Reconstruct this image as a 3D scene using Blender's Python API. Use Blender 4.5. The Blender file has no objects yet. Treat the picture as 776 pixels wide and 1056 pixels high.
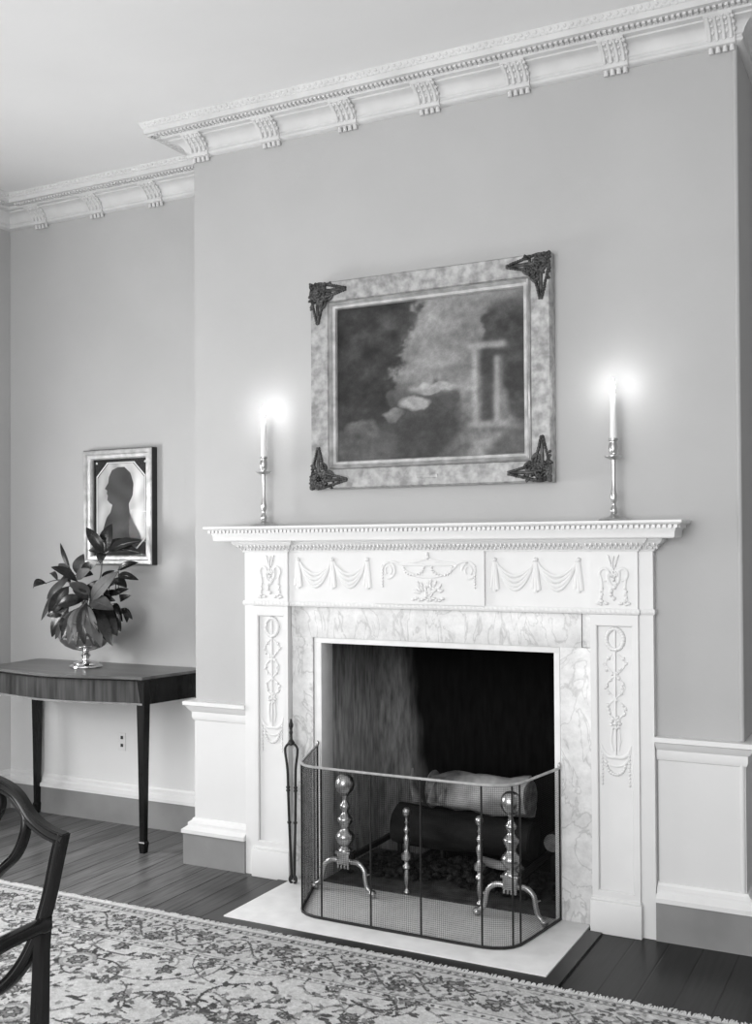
import bpy, bmesh, math, random
import numpy as np
from mathutils import Vector, Matrix, Quaternion
PI = math.pi
S = bpy.context.scene
COL = S.collection

# ------------------------------------------------------------------ camera, world, light, exposure
cd = bpy.data.cameras.new('camera'); cam = bpy.data.objects.new('camera', cd); COL.objects.link(cam)
cd.sensor_fit = 'VERTICAL'; cd.sensor_height = 24.0; cd.lens = 24.0 * 1097.9 / 1056.0
cd.shift_y = 18.07 / 1056.0; cd.clip_start = 0.05
YAW, PITCH, ROLL = 0.477, 0.0147, -0.0059
F0 = Vector((-math.sin(YAW), math.cos(YAW), 0)); R0 = Vector((math.cos(YAW), math.sin(YAW), 0)); U0 = Vector((0, 0, 1))
F1 = F0 * math.cos(PITCH) + U0 * math.sin(PITCH); U1 = U0 * math.cos(PITCH) - F0 * math.sin(PITCH)
R1 = R0 * math.cos(ROLL) + U1 * math.sin(ROLL); U2 = U1 * math.cos(ROLL) - R0 * math.sin(ROLL)
cam.matrix_world = Matrix(((R1.x, U2.x, -F1.x, 2.7714), (R1.y, U2.y, -F1.y, -3.6827), (R1.z, U2.z, -F1.z, 1.342), (0, 0, 0, 1)))
S.camera = cam

w = bpy.data.worlds.new('world'); S.world = w; w.use_nodes = True
w.node_tree.nodes['Background'].inputs['Color'].default_value = (1, 1, 1, 1)
w.node_tree.nodes['Background'].inputs['Strength'].default_value = 0.85

def area_light(name, loc, direction, sx, sy, power):
    ld = bpy.data.lights.new(name, 'AREA'); ld.shape = 'RECTANGLE'; ld.size = sx; ld.size_y = sy; ld.energy = power
    lo = bpy.data.objects.new(name, ld); COL.objects.link(lo); lo.location = loc
    lo.rotation_euler = Vector(direction).to_track_quat('-Z', 'Z').to_euler()
    return lo
# daylight through the window in the left wall (its opening is built in wall_left); the second lamp is an unseen fill added behind the camera
area_light('window_daylight', (-1.58, -0.95, 1.25), (1, 0.10, 0.02), 0.62, 1.60, 98)
area_light('front_fill_light', (1.3, -4.95, 1.60), (0.0, 1, -0.05), 2.2, 1.9, 112)

S.view_settings.view_transform = 'Standard'; S.view_settings.look = 'None'
S.view_settings.gamma = 1.0; S.view_settings.use_curve_mapping = False
S.view_settings.exposure = 0.17

# ------------------------------------------------------------------ materials
class NT:
    def __init__(s, name):
        s.m = bpy.data.materials.new(name); s.m.use_nodes = True
        s.t = s.m.node_tree; s.b = s.t.nodes['Principled BSDF']
        s.tc = s.t.nodes.new('ShaderNodeTexCoord')
    def n(s, kind, **kw):
        nd = s.t.nodes.new(kind)
        for k, v in kw.items():
            if k.startswith('i_'):
                nd.inputs[k[2:].replace('_', ' ')].default_value = v
            else: setattr(nd, k, v)
        return nd
    def l(s, a, b): s.t.links.new(a, b)
    def mapping(s, scale, src='Object', loc=(0, 0, 0), rot=(0, 0, 0)):
        mp = s.n('ShaderNodeMapping'); mp.inputs['Scale'].default_value = scale
        mp.inputs['Location'].default_value = loc; mp.inputs['Rotation'].default_value = rot
        s.l(s.tc.outputs[src], mp.inputs['Vector']); return mp.outputs['Vector']
    def noise(s, scale, detail=4, vec=None, rough=0.5):
        nd = s.n('ShaderNodeTexNoise'); nd.inputs['Scale'].default_value = scale
        nd.inputs['Detail'].default_value = detail; nd.inputs['Roughness'].default_value = rough
        s.l(vec if vec is not None else s.tc.outputs['Object'], nd.inputs['Vector']); return nd.outputs['Fac']
    def ramp(s, fac, pts):
        r = s.n('ShaderNodeValToRGB'); e = r.color_ramp.elements
        while len(e) > len(pts): e.remove(e[-1])
        while len(e) < len(pts): e.new(0.5)
        for q, (p, v) in zip(e, pts):
            q.position = p; q.color = (v, v, v, 1)
        s.l(fac, r.inputs['Fac']); return r.outputs['Color']
    def math(s, op, a, b=None, clamp=False):
        nd = s.n('ShaderNodeMath'); nd.operation = op; nd.use_clamp = clamp
        for i, x in enumerate((a, b)):
            if x is None: continue
            if isinstance(x, (int, float)): nd.inputs[i].default_value = x
            else: s.l(x, nd.inputs[i])
        return nd.outputs[0]
    def bump(s, h, strength, dist=0.002):
        b = s.n('ShaderNodeBump'); b.inputs['Strength'].default_value = strength; b.inputs['Distance'].default_value = dist
        s.l(h, b.inputs['Height']); s.l(b.outputs['Normal'], s.b.inputs['Normal'])
    def done(s, rough=0.5, metal=0.0, spec=0.5, color=None):
        s.b.inputs['Roughness'].default_value = rough; s.b.inputs['Metallic'].default_value = metal
        s.b.inputs['Specular IOR Level'].default_value = spec
        if color is not None: s.l(color, s.b.inputs['Base Color'])
        return s.m

def mottled(name, v0, v1, scale, rough, metal=0.0, spec=0.5, stretch=(1, 1, 1), bump=0.0, bscale=None, detail=4):
    t = NT(name); vec = t.mapping(stretch)
    f = t.noise(scale, detail, vec)
    c = t.ramp(f, [(0.32, v0), (0.68, v1)])
    if bump: t.bump(t.noise(bscale or scale * 3, 5, vec), bump)
    return t.done(rough, metal, spec, c)

M = {}
M['wall'] = mottled('grey_wall_paint', 0.435, 0.465, 2.2, 0.85, spec=0.2, bump=0.25, bscale=60)
M['ceiling'] = mottled('ceiling_plaster', 0.78, 0.82, 1.6, 0.9, spec=0.2, bump=0.25, bscale=40)
M['plaster'] = mottled('white_ornament_plaster', 0.60, 0.68, 9, 0.7, spec=0.25)
M['dado'] = mottled('white_dado_paint', 0.68, 0.72, 2.5, 0.7, spec=0.3, bump=0.12, bscale=50)
M['white'] = mottled('white_gloss_woodwork', 0.73, 0.77, 6, 0.45, spec=0.4)
M['skirting'] = mottled('grey_skirting_paint', 0.22, 0.28, 5, 0.5, spec=0.4)
M['brass'] = mottled('polished_brass', 0.46, 0.58, 25, 0.28, metal=1.0)
M['silver'] = mottled('polished_silver', 0.72, 0.80, 30, 0.14, metal=1.0)
M['iron'] = mottled('black_iron', 0.008, 0.016, 60, 0.45, spec=0.4)
M['wire'] = mottled('dark_wire', 0.003, 0.006, 60, 0.6, spec=0.1)
M['wax'] = mottled('candle_wax', 0.80, 0.84, 20, 0.5)
M['mahogany'] = mottled('dark_mahogany', 0.006, 0.016, 18, 0.20, stretch=(1, 1, 0.15), spec=0.26)
M['tabletop'] = mottled('polished_table_top', 0.08, 0.15, 10, 0.30, stretch=(0.2, 2, 1), spec=0.5)
M['leaf'] = mottled('glossy_magnolia_leaf', 0.005, 0.015, 22, 0.26, spec=0.38)
M['leafpale'] = mottled('pale_leaf_underside', 0.018, 0.055, 24, 0.5, spec=0.4)
M['twig'] = mottled('woody_twig', 0.05, 0.09, 40, 0.7)
M['ash'] = mottled('ash_and_cinders', 0.004, 0.05, 45, 0.95, spec=0.1)
M['bark'] = mottled('charred_bark', 0.006, 0.028, 14, 0.9, spec=0.1, bump=0.8, bscale=40, stretch=(0.3, 1, 1))
M['birch'] = mottled('pale_birch_bark', 0.03, 0.42, 6, 0.85, spec=0.2, bump=0.4, bscale=30)
M['logend'] = mottled('cut_log_end', 0.10, 0.26, 30, 0.85, spec=0.2)
M['fringe'] = mottled('wool_fringe', 0.68, 0.82, 80, 0.95, spec=0.05)
M['gilt'] = mottled('worn_gilt', 0.22, 0.46, 34, 0.45, metal=0.2, spec=0.5, bump=0.3, bscale=50, stretch=(1, 1, 1.0))
M['giltline'] = mottled('bright_gilt_moulding', 0.32, 0.58, 20, 0.35, metal=0.4)
M['tarnish'] = mottled('tarnished_carving', 0.012, 0.09, 40, 0.45, metal=0.3)
M['silverleaf'] = mottled('silver_leaf_frame', 0.34, 0.56, 26, 0.35, metal=0.3)
M['framedark'] = mottled('black_frame_edge', 0.012, 0.02, 20, 0.5)
M['brickdark'] = mottled('hearth_bricks', 0.05, 0.11, 18, 0.9, spec=0.1, bump=0.3)
M['seat'] = mottled('dark_seat_cloth', 0.05, 0.08, 50, 0.9)
M['stringing'] = mottled('pale_stringing', 0.16, 0.24, 30, 0.4)
M['slot'] = mottled('dark_slot', 0.02, 0.03, 50, 0.6)
M['border'] = mottled('dark_border_board', 0.018, 0.035, 16, 0.4, stretch=(0.3, 0.3, 1))

def marble():
    t = NT('veined_marble')
    n1 = t.noise(6, 8, rough=0.65); n2 = t.noise(18, 6, rough=0.7)
    nd = t.n('ShaderNodeTexNoise'); nd.inputs['Scale'].default_value = 5; nd.inputs['Detail'].default_value = 10
    nd.inputs['Distortion'].default_value = 2.2
    t.l(t.mapping((1.6, 1, 0.8)), nd.inputs['Vector'])
    v = t.math('ABSOLUTE', t.math('SUBTRACT', nd.outputs['Fac'], 0.5))
    vein = t.ramp(v, [(0.0, 0.66), (0.03, 1.0)])
    base = t.ramp(n2, [(0.3, 0.58), (0.65, 0.80)])
    mix = t.n('ShaderNodeMix', data_type='RGBA', blend_type='MULTIPLY'); mix.inputs[0].default_value = 0.8
    t.l(base, mix.inputs[6]); t.l(vein, mix.inputs[7])
    return t.done(0.35, color=mix.outputs[2])
M['marble'] = marble()
M['slab'] = mottled('pale_hearth_marble', 0.74, 0.84, 14, 0.5, spec=0.4)

def apron_wood():
    t = NT('figured_satinwood_apron')
    n = t.noise(26, 5, t.mapping((1.6, 1.0, 0.12), rot=(0, 0.35, 0)))
    return t.done(0.32, spec=0.5, color=t.ramp(n, [(0.34, 0.010), (0.7, 0.075)]))
M['apron'] = apron_wood()

def floor_mat():
    t = NT('dark_varnished_boards')
    sep = t.n('ShaderNodeSeparateXYZ'); t.l(t.tc.outputs['Object'], sep.inputs[0])
    u = t.math('DIVIDE', t.math('SUBTRACT', sep.outputs['X'], 1.768 - 1.12), 0.112)
    fr = t.math('FRACT', u); fl = t.math('FLOOR', u)
    wn = t.n('ShaderNodeTexWhiteNoise', noise_dimensions='1D'); t.l(fl, wn.inputs['W'])
    g = t.noise(9, 6, t.mapping((8, 0.5, 1)))
    dark = t.ramp(g, [(0.3, 0.010), (0.7, 0.024)]); worn = t.ramp(g, [(0.3, 0.09), (0.7, 0.22)])  # second ramp is the glare tone for the left boards
    # floor glare painted into the board colour towards the recess; ragged edge
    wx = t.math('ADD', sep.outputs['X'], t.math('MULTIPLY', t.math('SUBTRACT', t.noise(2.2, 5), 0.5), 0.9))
    glare_mask = t.ramp(t.math('MULTIPLY', t.math('ADD', wx, 2.0), 0.25), [(0.52, 1.0), (0.66, 0.0)])
    cm = t.n('ShaderNodeMix', data_type='RGBA'); t.l(glare_mask, cm.inputs[0]); t.l(dark, cm.inputs[6]); t.l(worn, cm.inputs[7]); c = cm.outputs[2]
    tone = t.ramp(wn.outputs['Value'], [(0.0, 0.65), (1.0, 1.0)])
    edge = t.math('MINIMUM', fr, t.math('SUBTRACT', 1.0, fr))
    seam = t.ramp(edge, [(0.014, 0.05), (0.036, 1.0)])
    mx = t.n('ShaderNodeMix', data_type='RGBA', blend_type='MULTIPLY'); mx.inputs[0].default_value = 1
    t.l(c, mx.inputs[6]); t.l(tone, mx.inputs[7])
    m2 = t.n('ShaderNodeMix', data_type='RGBA', blend_type='MULTIPLY'); m2.inputs[0].default_value = 1
    t.l(mx.outputs[2], m2.inputs[6]); t.l(seam, m2.inputs[7])
    b = t.n('ShaderNodeBump'); b.inputs['Strength'].default_value = 0.35; b.inputs['Distance'].default_value = 0.003
    hh = t.math('ADD', t.math('MULTIPLY', seam, 0.7), t.math('MULTIPLY', g, 0.5)); t.l(hh, b.inputs['Height']); t.l(b.outputs['Normal'], t.b.inputs['Normal'])
    return t.done(0.30, spec=0.17, color=m2.outputs[2])
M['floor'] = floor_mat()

def soot_mat(name, lo, hi, plume):
    # smoke-stained parging: a black plume of soot with ragged edge on the back and right, grey wash elsewhere
    t = NT(name)
    sep = t.n('ShaderNodeSeparateXYZ'); t.l(t.tc.outputs['Object'], sep.inputs[0])
    n = t.noise(5, 6, t.mapping((2.0, 2.0, 0.5))); n2 = t.noise(16, 5, t.mapping((3, 3, 0.6)))
    x = t.math('ADD', sep.outputs['X'], t.math('MULTIPLY', t.math('SUBTRACT', n, 0.5), 0.12))
    x = t.math('ADD', x, t.math('MULTIPLY', sep.outputs['Z'], 0.10))
    # x < 0.86 pale, beyond black
    s1 = t.ramp(t.math('SUBTRACT', x, 0.30), [(0.50, 1.0), (0.585, 0.04)])
    up = t.ramp(sep.outputs['Z'], [(0.62, 1.0), (0.96, 0.25)])
    base = t.ramp(n2, [(0.28, lo), (0.72, hi)])
    a = t.n('ShaderNodeMix', data_type='RGBA', blend_type='MULTIPLY'); a.inputs[0].default_value = 1
    t.l(base, a.inputs[6]); a.inputs[0].default_value = plume; t.l(s1, a.inputs[7])
    b = t.n('ShaderNodeMix', data_type='RGBA', blend_type='MULTIPLY'); b.inputs[0].default_value = 1
    t.l(a.outputs[2], b.inputs[6]); t.l(up, b.inputs[7])
    return t.done(0.95, spec=0.1, color=b.outputs[2])
M['soot'] = soot_mat('soot_stained_back', 0.05, 0.20, 1.0); M['cheek'] = soot_mat('lightened_smoky_cheek', 0.20, 0.60, 0.0)  # cheek raised and back lowered in tone to balance the light on each

def attr_mat(name, rough, spec=0.3, noise=None, bump=0.0, bscale=300):
    t = NT(name); at = t.n('ShaderNodeAttribute'); at.attribute_name = 'tone'
    c = at.outputs['Color']
    if noise:
        nz = t.ramp(t.noise(noise[0], 5), [(0.3, noise[1]), (0.7, 1.0)])
        mx = t.n('ShaderNodeMix', data_type='RGBA', blend_type='MULTIPLY'); mx.inputs[0].default_value = 1
        t.l(c, mx.inputs[6]); t.l(nz, mx.inputs[7]); c = mx.outputs[2]
    if bump: t.bump(t.noise(bscale, 3), bump)
    return t.done(rough, spec=spec, color=c)
M['rug'] = attr_mat('woven_rug_pile', 0.95, 0.05, (60, 0.72), 0.6, 250)
M['canvas'] = attr_mat('oil_painted_canvas', 0.5, 0.3, (40, 0.75), 0.2, 180)
M['print'] = attr_mat('silhouette_print', 0.6, 0.3, (14, 0.85))

def flame_mat():
    t = NT('candle_flame'); t.b.inputs['Emission Color'].default_value = (1, 1, 1, 1)
    t.b.inputs['Emission Strength'].default_value = 12; return t.done(0.5)
M['flame'] = flame_mat()
def glass_mat():
    m = bpy.data.materials.new('picture_glass'); m.use_nodes = True; t = m.node_tree; t.nodes.clear()
    o = t.nodes.new('ShaderNodeOutputMaterial'); mx = t.nodes.new('ShaderNodeMixShader')
    a = t.nodes.new('ShaderNodeBsdfTransparent'); g = t.nodes.new('ShaderNodeBsdfGlossy'); g.inputs['Roughness'].default_value = 0.03
    f = t.nodes.new('ShaderNodeFresnel'); f.inputs['IOR'].default_value = 1.07
    t.links.new(f.outputs[0], mx.inputs[0]); t.links.new(a.outputs[0], mx.inputs[1]); t.links.new(g.outputs[0], mx.inputs[2]); t.links.new(mx.outputs[0], o.inputs[0])
    return m
M['glass'] = glass_mat()

# ------------------------------------------------------------------ mesh helpers
OFF = {}
class MB:
    def __init__(s): s.b = bmesh.new()
    def box(s, x0, x1, y0, y1, z0, z1, bev=0.0, mat=None):
        r = bmesh.ops.create_cube(s.b, size=1.0); vs = r['verts']
        for v in vs:
            v.co = Vector((x0 + (v.co.x + .5) * (x1 - x0), y0 + (v.co.y + .5) * (y1 - y0), z0 + (v.co.z + .5) * (z1 - z0)))
        es = {e for v in vs for e in v.link_edges}
        if bev:
            q = bmesh.ops.bevel(s.b, geom=list(es), offset=bev, segments=2, profile=0.5, affect='EDGES', clamp_overlap=True)
            vs = list({v for f in q['faces'] for v in f.verts} | {v for v in vs if v.is_valid})
        if mat is not None:
            for v in vs: v.co = mat @ v.co
        return s
    def lathe(s, prof, c=(0, 0, 0), seg=24, mat=None, squash=None):
        """prof: list of (r, z)"""
        rings = []
        for r, z in prof:
            if r < 1e-5:
                rings.append([s.b.verts.new(Vector((0, 0, z)))])
            else:
                rings.append([s.b.verts.new(Vector((r * math.cos(2 * PI * k / seg), r * math.sin(2 * PI * k / seg), z))) for k in range(seg)])
        for a, b in zip(rings[:-1], rings[1:]):
            if len(a) == 1 and len(b) == 1: continue
            for k in range(seg):
                k2 = (k + 1) % seg
                if len(a) == 1: s.b.faces.new((a[0], b[k2], b[k]))
                elif len(b) == 1: s.b.faces.new((a[k], a[k2], b[0]))
                else: s.b.faces.new((a[k], a[k2], b[k2], b[k]))
        for e in (rings[0], rings[-1]):
            if len(e) > 2: s.b.faces.new(e)
        C = Vector(c)
        for rg in rings:
            for v in rg:
                if mat is not None: v.co = mat @ v.co
                v.co = v.co + C
        return s
    def tube(s, pts, rad, seg=8, flat=None, caps=True, closed=False):
        """pts polyline, rad scalar or list; flat=(axis vector, factor) squashes the section along the axis"""
        P = [Vector(p) for p in pts]; n = len(P)
        R = rad if isinstance(rad, (list, tuple)) else [rad] * n
        rings = []; prev = None
        for i in range(n):
            if closed: t = P[(i + 1) % n] - P[i - 1]
            else: t = P[min(i + 1, n - 1)] - P[max(i - 1, 0)]
            if t.length < 1e-9: t = Vector((0, 0, 1))
            t.normalize()
            if prev is None:
                a = Vector((0, 0, 1)) if abs(t.z) < 0.9 else Vector((1, 0, 0))
                u = t.cross(a).normalized()
            else:
                u = prev - t * prev.dot(t)
                if u.length < 1e-6: u = t.cross(Vector((0, 0, 1)))
                u.normalize()
            prev = u; v = t.cross(u)
            rg = []
            for k in range(seg):
                a = 2 * PI * k / seg + PI / seg
                o = (u * math.cos(a) + v * math.sin(a)) * R[i]
                if flat: ax = Vector(flat[0]); o = o - ax * o.dot(ax) * (1 - flat[1])
                rg.append(s.b.verts.new(P[i] + o))
            rings.append(rg)
        m = n if closed else n - 1
        for i in range(m):
            a, b = rings[i], rings[(i + 1) % n]
            for k in range(seg):
                k2 = (k + 1) % seg; s.b.faces.new((a[k], a[k2], b[k2], b[k]))
        if caps and not closed:
            s.b.faces.new(rings[0][::-1]); s.b.faces.new(rings[-1])
        return s
    def ell(s, c, r, sub=2, mat=None, seg=None):
        q = bmesh.ops.create_icosphere(s.b, subdivisions=sub, radius=1.0)
        for v in q['verts']:
            p = Vector((v.co.x * r[0], v.co.y * r[1], v.co.z * r[2]))
            if mat is not None: p = mat @ p
            v.co = p + Vector(c)
        return s
    def sweep(s, prof, path, closed=False):
        """profile [(out, z)] closed polygon, carried along a plan path with mitred corners; out is to the right of travel"""
        n = len(path); rings = []
        def nrm(a, b):
            d = Vector((b[0] - a[0], b[1] - a[1])).normalized(); return Vector((d.y, -d.x))
        for i, p in enumerate(path):
            ns = []
            if i > 0 or closed: ns.append(nrm(path[i - 1], p))
            if i < n - 1 or closed: ns.append(nrm(p, path[(i + 1) % n]))
            if len(ns) == 2:
                m = (ns[0] + ns[1]); m = m / max(1e-6, (1 + ns[0].dot(ns[1])))
            else: m = ns[0]
            rings.append([s.b.verts.new(Vector((p[0] + m.x * o, p[1] + m.y * o, z))) for o, z in prof])
        k = len(prof)
        for i in range(n if closed else n - 1):
            a, b = rings[i], rings[(i + 1) % n]
            for j in range(k):
                j2 = (j + 1) % k; s.b.faces.new((a[j], b[j], b[j2], a[j2]))
        if not closed:
            s.b.faces.new(rings[0][::-1]); s.b.faces.new(rings[-1])
        return s
    def prism(s, poly, z0, z1, mat=None):
        """plan polygon (x, y) extruded z0..z1"""
        a = [s.b.verts.new(Vector((x, y, z0))) for x, y in poly]; b = [s.b.verts.new(Vector((x, y, z1))) for x, y in poly]
        n = len(poly); s.b.faces.new(a[::-1]); s.b.faces.new(b)
        for k in range(n): s.b.faces.new((a[k], a[(k + 1) % n], b[(k + 1) % n], b[k]))
        if mat is not None:
            for v in a + b: v.co = mat @ v.co
        return s
    def build(s, name, mat, parent=None, smooth=True, angle=40, mods=None):
        b = s.b
        bmesh.ops.recalc_face_normals(b, faces=b.faces)
        off = OFF.get(parent, Vector((0, 0, 0)))
        if off.length > 0: bmesh.ops.translate(b, verts=b.verts, vec=-off)
        me = bpy.data.meshes.new(name); b.to_mesh(me); b.free()
        if smooth:
            me.shade_smooth()
            me.set_sharp_from_angle(angle=math.radians(angle))
        ob = bpy.data.objects.new(name, me); COL.objects.link(ob)
        for m in (mat if isinstance(mat, (list, tuple)) else [mat]): me.materials.append(m)
        if parent is not None: ob.parent = parent; OFF[ob] = off
        return ob

def thing(name, loc, label, cat, group=None):
    o = bpy.data.objects.new(name, None); COL.objects.link(o); o.location = loc; o.empty_display_size = 0.1
    o['label'] = label; o['category'] = cat
    if group: o['group'] = group
    OFF[o] = Vector(loc); return o
def tag(o, label, cat, group=None):
    o['label'] = label; o['category'] = cat
    if group: o['group'] = group
    return o
def structure(name, mb, mat, **k):
    o = mb.build(name, mat, **k); o['kind'] = 'structure'; return o
def bez(p0, p1, p2, n=10):
    a, b, c = Vector(p0), Vector(p1), Vector(p2)
    return [a * (1 - t) ** 2 + b * 2 * t * (1 - t) + c * t * t for t in [i / n for i in range(n + 1)]]
def smoothpath(pts, n=6):
    """Catmull-Rom through points"""
    P = [Vector(p) for p in pts]; P = [P[0] * 2 - P[1]] + P + [P[-1] * 2 - P[-2]]; out = []
    for i in range(1, len(P) - 2):
        for k in range(n):
            t = k / n; a, b, c, d = P[i - 1:i + 3]
            out.append(0.5 * ((2 * b) + (c - a) * t + (2 * a - 5 * b + 4 * c - d) * t * t + (3 * b - a - 3 * c + d) * t ** 3))
    out.append(P[-2]); return out
def arc(cx, cz, rx, rz, a0, a1, y, n=14):
    return [(cx + rx * math.cos(math.radians(a0 + (a1 - a0) * i / n)), y, cz + rz * math.sin(math.radians(a0 + (a1 - a0) * i / n))) for i in range(n + 1)]

def raster_grid(name, mat, xs, ys, tone, fn, parent=None):
    """grid mesh with a per-vertex 'tone' attribute; fn maps (u, v) arrays to xyz"""
    nx, ny = len(xs), len(ys)
    X, Y = np.meshgrid(xs, ys); co = fn(X, Y).reshape(-1, 3).astype(np.float32)
    off = OFF.get(parent, Vector((0, 0, 0))); co = co - np.array(off, np.float32)
    idx = np.arange(nx * ny).reshape(ny, nx)
    q = np.stack([idx[:-1, :-1], idx[:-1, 1:], idx[1:, 1:], idx[1:, :-1]], -1).reshape(-1, 4)
    me = bpy.data.meshes.new(name); me.vertices.add(nx * ny); me.vertices.foreach_set('co', co.ravel())
    me.loops.add(q.size); me.loops.foreach_set('vertex_index', q.ravel().astype(np.int32))
    me.polygons.add(len(q)); me.polygons.foreach_set('loop_start', np.arange(0, q.size, 4, dtype=np.int32))
    me.update(calc_edges=True)
    ca = me.color_attributes.new('tone', 'FLOAT_COLOR', 'POINT')
    c = np.ones((nx * ny, 4), np.float32); c[:, :3] = tone.reshape(-1, 1); ca.data.foreach_set('color', c.ravel())
    me.materials.append(mat); ob = bpy.data.objects.new(name, me); COL.objects.link(ob)
    if parent is not None: ob.parent = parent; OFF[ob] = off
    return ob

# ------------------------------------------------------------------ room dimensions
LW, XR, D = -1.485, 2.231, 0.385        # left wall x, chimney breast right x, recess depth
XW, YF, H = 3.9, -5.0, 3.131            # right wall, open front, ceiling
MC = 1.109                              # mantel centre

# ------------------------------------------------------------------ the setting
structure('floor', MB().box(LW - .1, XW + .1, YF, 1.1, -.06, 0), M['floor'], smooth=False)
structure('ceiling', MB().box(LW - .1, XW + .1, YF, 1.1, H, H + .06), M['ceiling'], smooth=False)
def wall_with_hole(x0, x1, z1, hx0, hx1, hz0, hz1, y0, y1):
    m = MB()
    if hx0 > x0: m.box(x0, hx0, y0, y1, 0, z1)
    if x1 > hx1: m.box(hx1, x1, y0, y1, 0, z1)
    m.box(hx0, hx1, y0, y1, hz1, z1)
    if hz0 > 0: m.box(hx0, hx1, y0, y1, 0, hz0)
    return m
structure('wall_back', MB().box(LW - .1, -.002, D, D + .1, 0, H), M['wall'], smooth=False)
structure('wall_chimney', wall_with_hole(0, XR, H, .60, 1.618, 0, .962, 0, D), M['wall'], smooth=False)
structure('wall_recess', MB().box(XR + .002, XW, D, D + .1, 0, H), M['wall'], smooth=False)
lw = MB()   # left wall with its window opening
for y0, y1, z0, z1 in ((YF, -1.32, 0, H), (-.58, D - .002, 0, H), (-1.32, -.58, 0, .40), (-1.32, -.58, 2.10, H)):
    lw.box(LW - .1, LW, y0, y1, z0, z1)
structure('wall_left', lw, M['wall'], smooth=False)
wn = MB()
for y0, y1, z0, z1 in ((-1.32, -1.275, .40, 2.10), (-.625, -.58, .40, 2.10), (-1.32, -.58, .40, .45), (-1.32, -.58, 2.05, 2.10), (-1.32, -.58, 1.235, 1.275)): wn.box(LW - .075, LW - .035, y0, y1, z0, z1)
for y in (-1.058, -.842): wn.box(LW - .066, LW - .048, y - .009, y + .009, .45, 2.05)
for z in (.71, .97, 1.53, 1.79): wn.box(LW - .066, LW - .048, -1.275, -.625, z - .009, z + .009)
structure('window_1', wn, M['white'], smooth=False)
structure('wall_right', MB().box(XW, XW + .1, YF, D - .002, 0, H), M['wall'], smooth=False)

# angle bead on the right corner of the chimney breast
structure('trim_1', MB().tube([(XR - .006, -.001, .69), (XR - .006, -.001, 3.0)], .008, 10).tube([(XR - .022, .0035, .69), (XR - .022, .0035, 3.0)], .004, 6), M['wall'])

# dado below the chair rail
dm = MB().box(-.004, .274 + .004, -.004, .05, .185, .62)
dm.box(1.95, XR + .004, -.004, .05, .185, .62).box(-.004, 0, .05, D, .185, .62).box(XR, XR + .004, .05, D, .185, .62)
dm.tube([(XR - .006, -.003, .19), (XR - .006, -.003, .61)], .008, 10)
structure('trim_2', dm, M['dado'], smooth=False)
structure('trim_3', MB().box(LW + .005, -.006, D - .004, D, .185, .62).box(LW, LW + .004, YF, D, .185, .62), M['dado'], smooth=False)

# chair rails and skirtings, mitred round the breast, stopped against the mantel
RAIL = [(0, .600), (.008, .606), (.013, .618), (.013, .640), (.022, .648), (.030, .660), (.034, .666), (.041, .670), (.041, .686), (0, .686)]
BASE_D = [(0, 0), (.040, 0), (.040, .131), (0, .131)]
BASE_W = [(0, .131), (.046, .131), (.046, .146), (.034, .154), (.026, .160), (.026, .172), (.014, .181), (.010, .190), (0, .192)]
PL = [(0, D), (0, 0), (.273, 0)]; PR = [(1.946, 0), (XR, 0), (XR, D)]; PB = [(LW, YF), (LW, D), (-.001, D)]; PRR = [(XR + .001, D), (XW, D), (XW, YF)]
structure('trim_4', MB().sweep(RAIL, PL), M['white'], angle=25)
structure('trim_5', MB().sweep(RAIL, PR), M['white'], angle=25)
structure('trim_6', MB().sweep(RAIL, [(LW, -.68), (LW, D), (-.045, D)]), M['white'], angle=25)
for nm, p in (('baseboard_left', PL), ('baseboard_right', PR), ('baseboard_back', [(LW, YF), (LW, D), (-.047, D)]), ('baseboard_recess', [(XR + .047, D), (XW, D), (XW, YF)])):
    b = structure(nm, MB().sweep(BASE_D, p), M['skirting'], angle=25)
    MB().sweep(BASE_W, p).build('cap_moulding', M['white'], b, angle=25)

# cornice
CR = [(0, 2.998), (.012, 3.000), (.022, 3.006), (.024, 3.012), (.020, 3.019), (.020, 3.024), (.026, 3.028), (.031, 3.040), (.042, 3.053), (.058, 3.062), (.076, 3.066),
      (.076, 3.072), (.098, 3.074), (.104, 3.080), (.104, 3.086), (.150, 3.087), (.152, 3.106), (.157, 3.109), (.160, 3.116), (.164, 3.124), (.168, 3.1305), (0, 3.1305)]
def cornice(name, path, runs):
    m = MB().sweep(CR, path)
    # leaf bumps along the top member and dentils under the corona, repeated along each straight run
    for (x0, y0, x1, y1) in runs:
        d = Vector((x1 - x0, y1 - y0, 0)); L = d.length; d.normalize(); nrm = Vector((d.y, -d.x, 0))
        rot = Matrix(((d.x, nrm.x, 0), (d.y, nrm.y, 0), (0, 0, 1)))
        n = int(L / .026)
        for i in range(n):
            p = Vector((x0, y0, 0)) + d * (L * (i + .5) / n)
            m.ell(p + nrm * .161 + Vector((0, 0, 3.121)), (.0095, .006, .008), 1, rot); m.ell(p + d * .013 + nrm * .1555 + Vector((0, 0, 3.112)), (.0085, .006, .0075), 1, rot)
        n = int(L / .019)
        for i in range(n):
            p = Vector((x0, y0, 0)) + d * (L * (i + .5) / n)
            m.box(-.0055, .0055, -.014, .012, -.008, 0, mat=Matrix.Translation(p + nrm * .120 + Vector((0, 0, 3.087))) @ rot.to_4x4())
    return structure(name, m, M['plaster'], angle=30)
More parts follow.
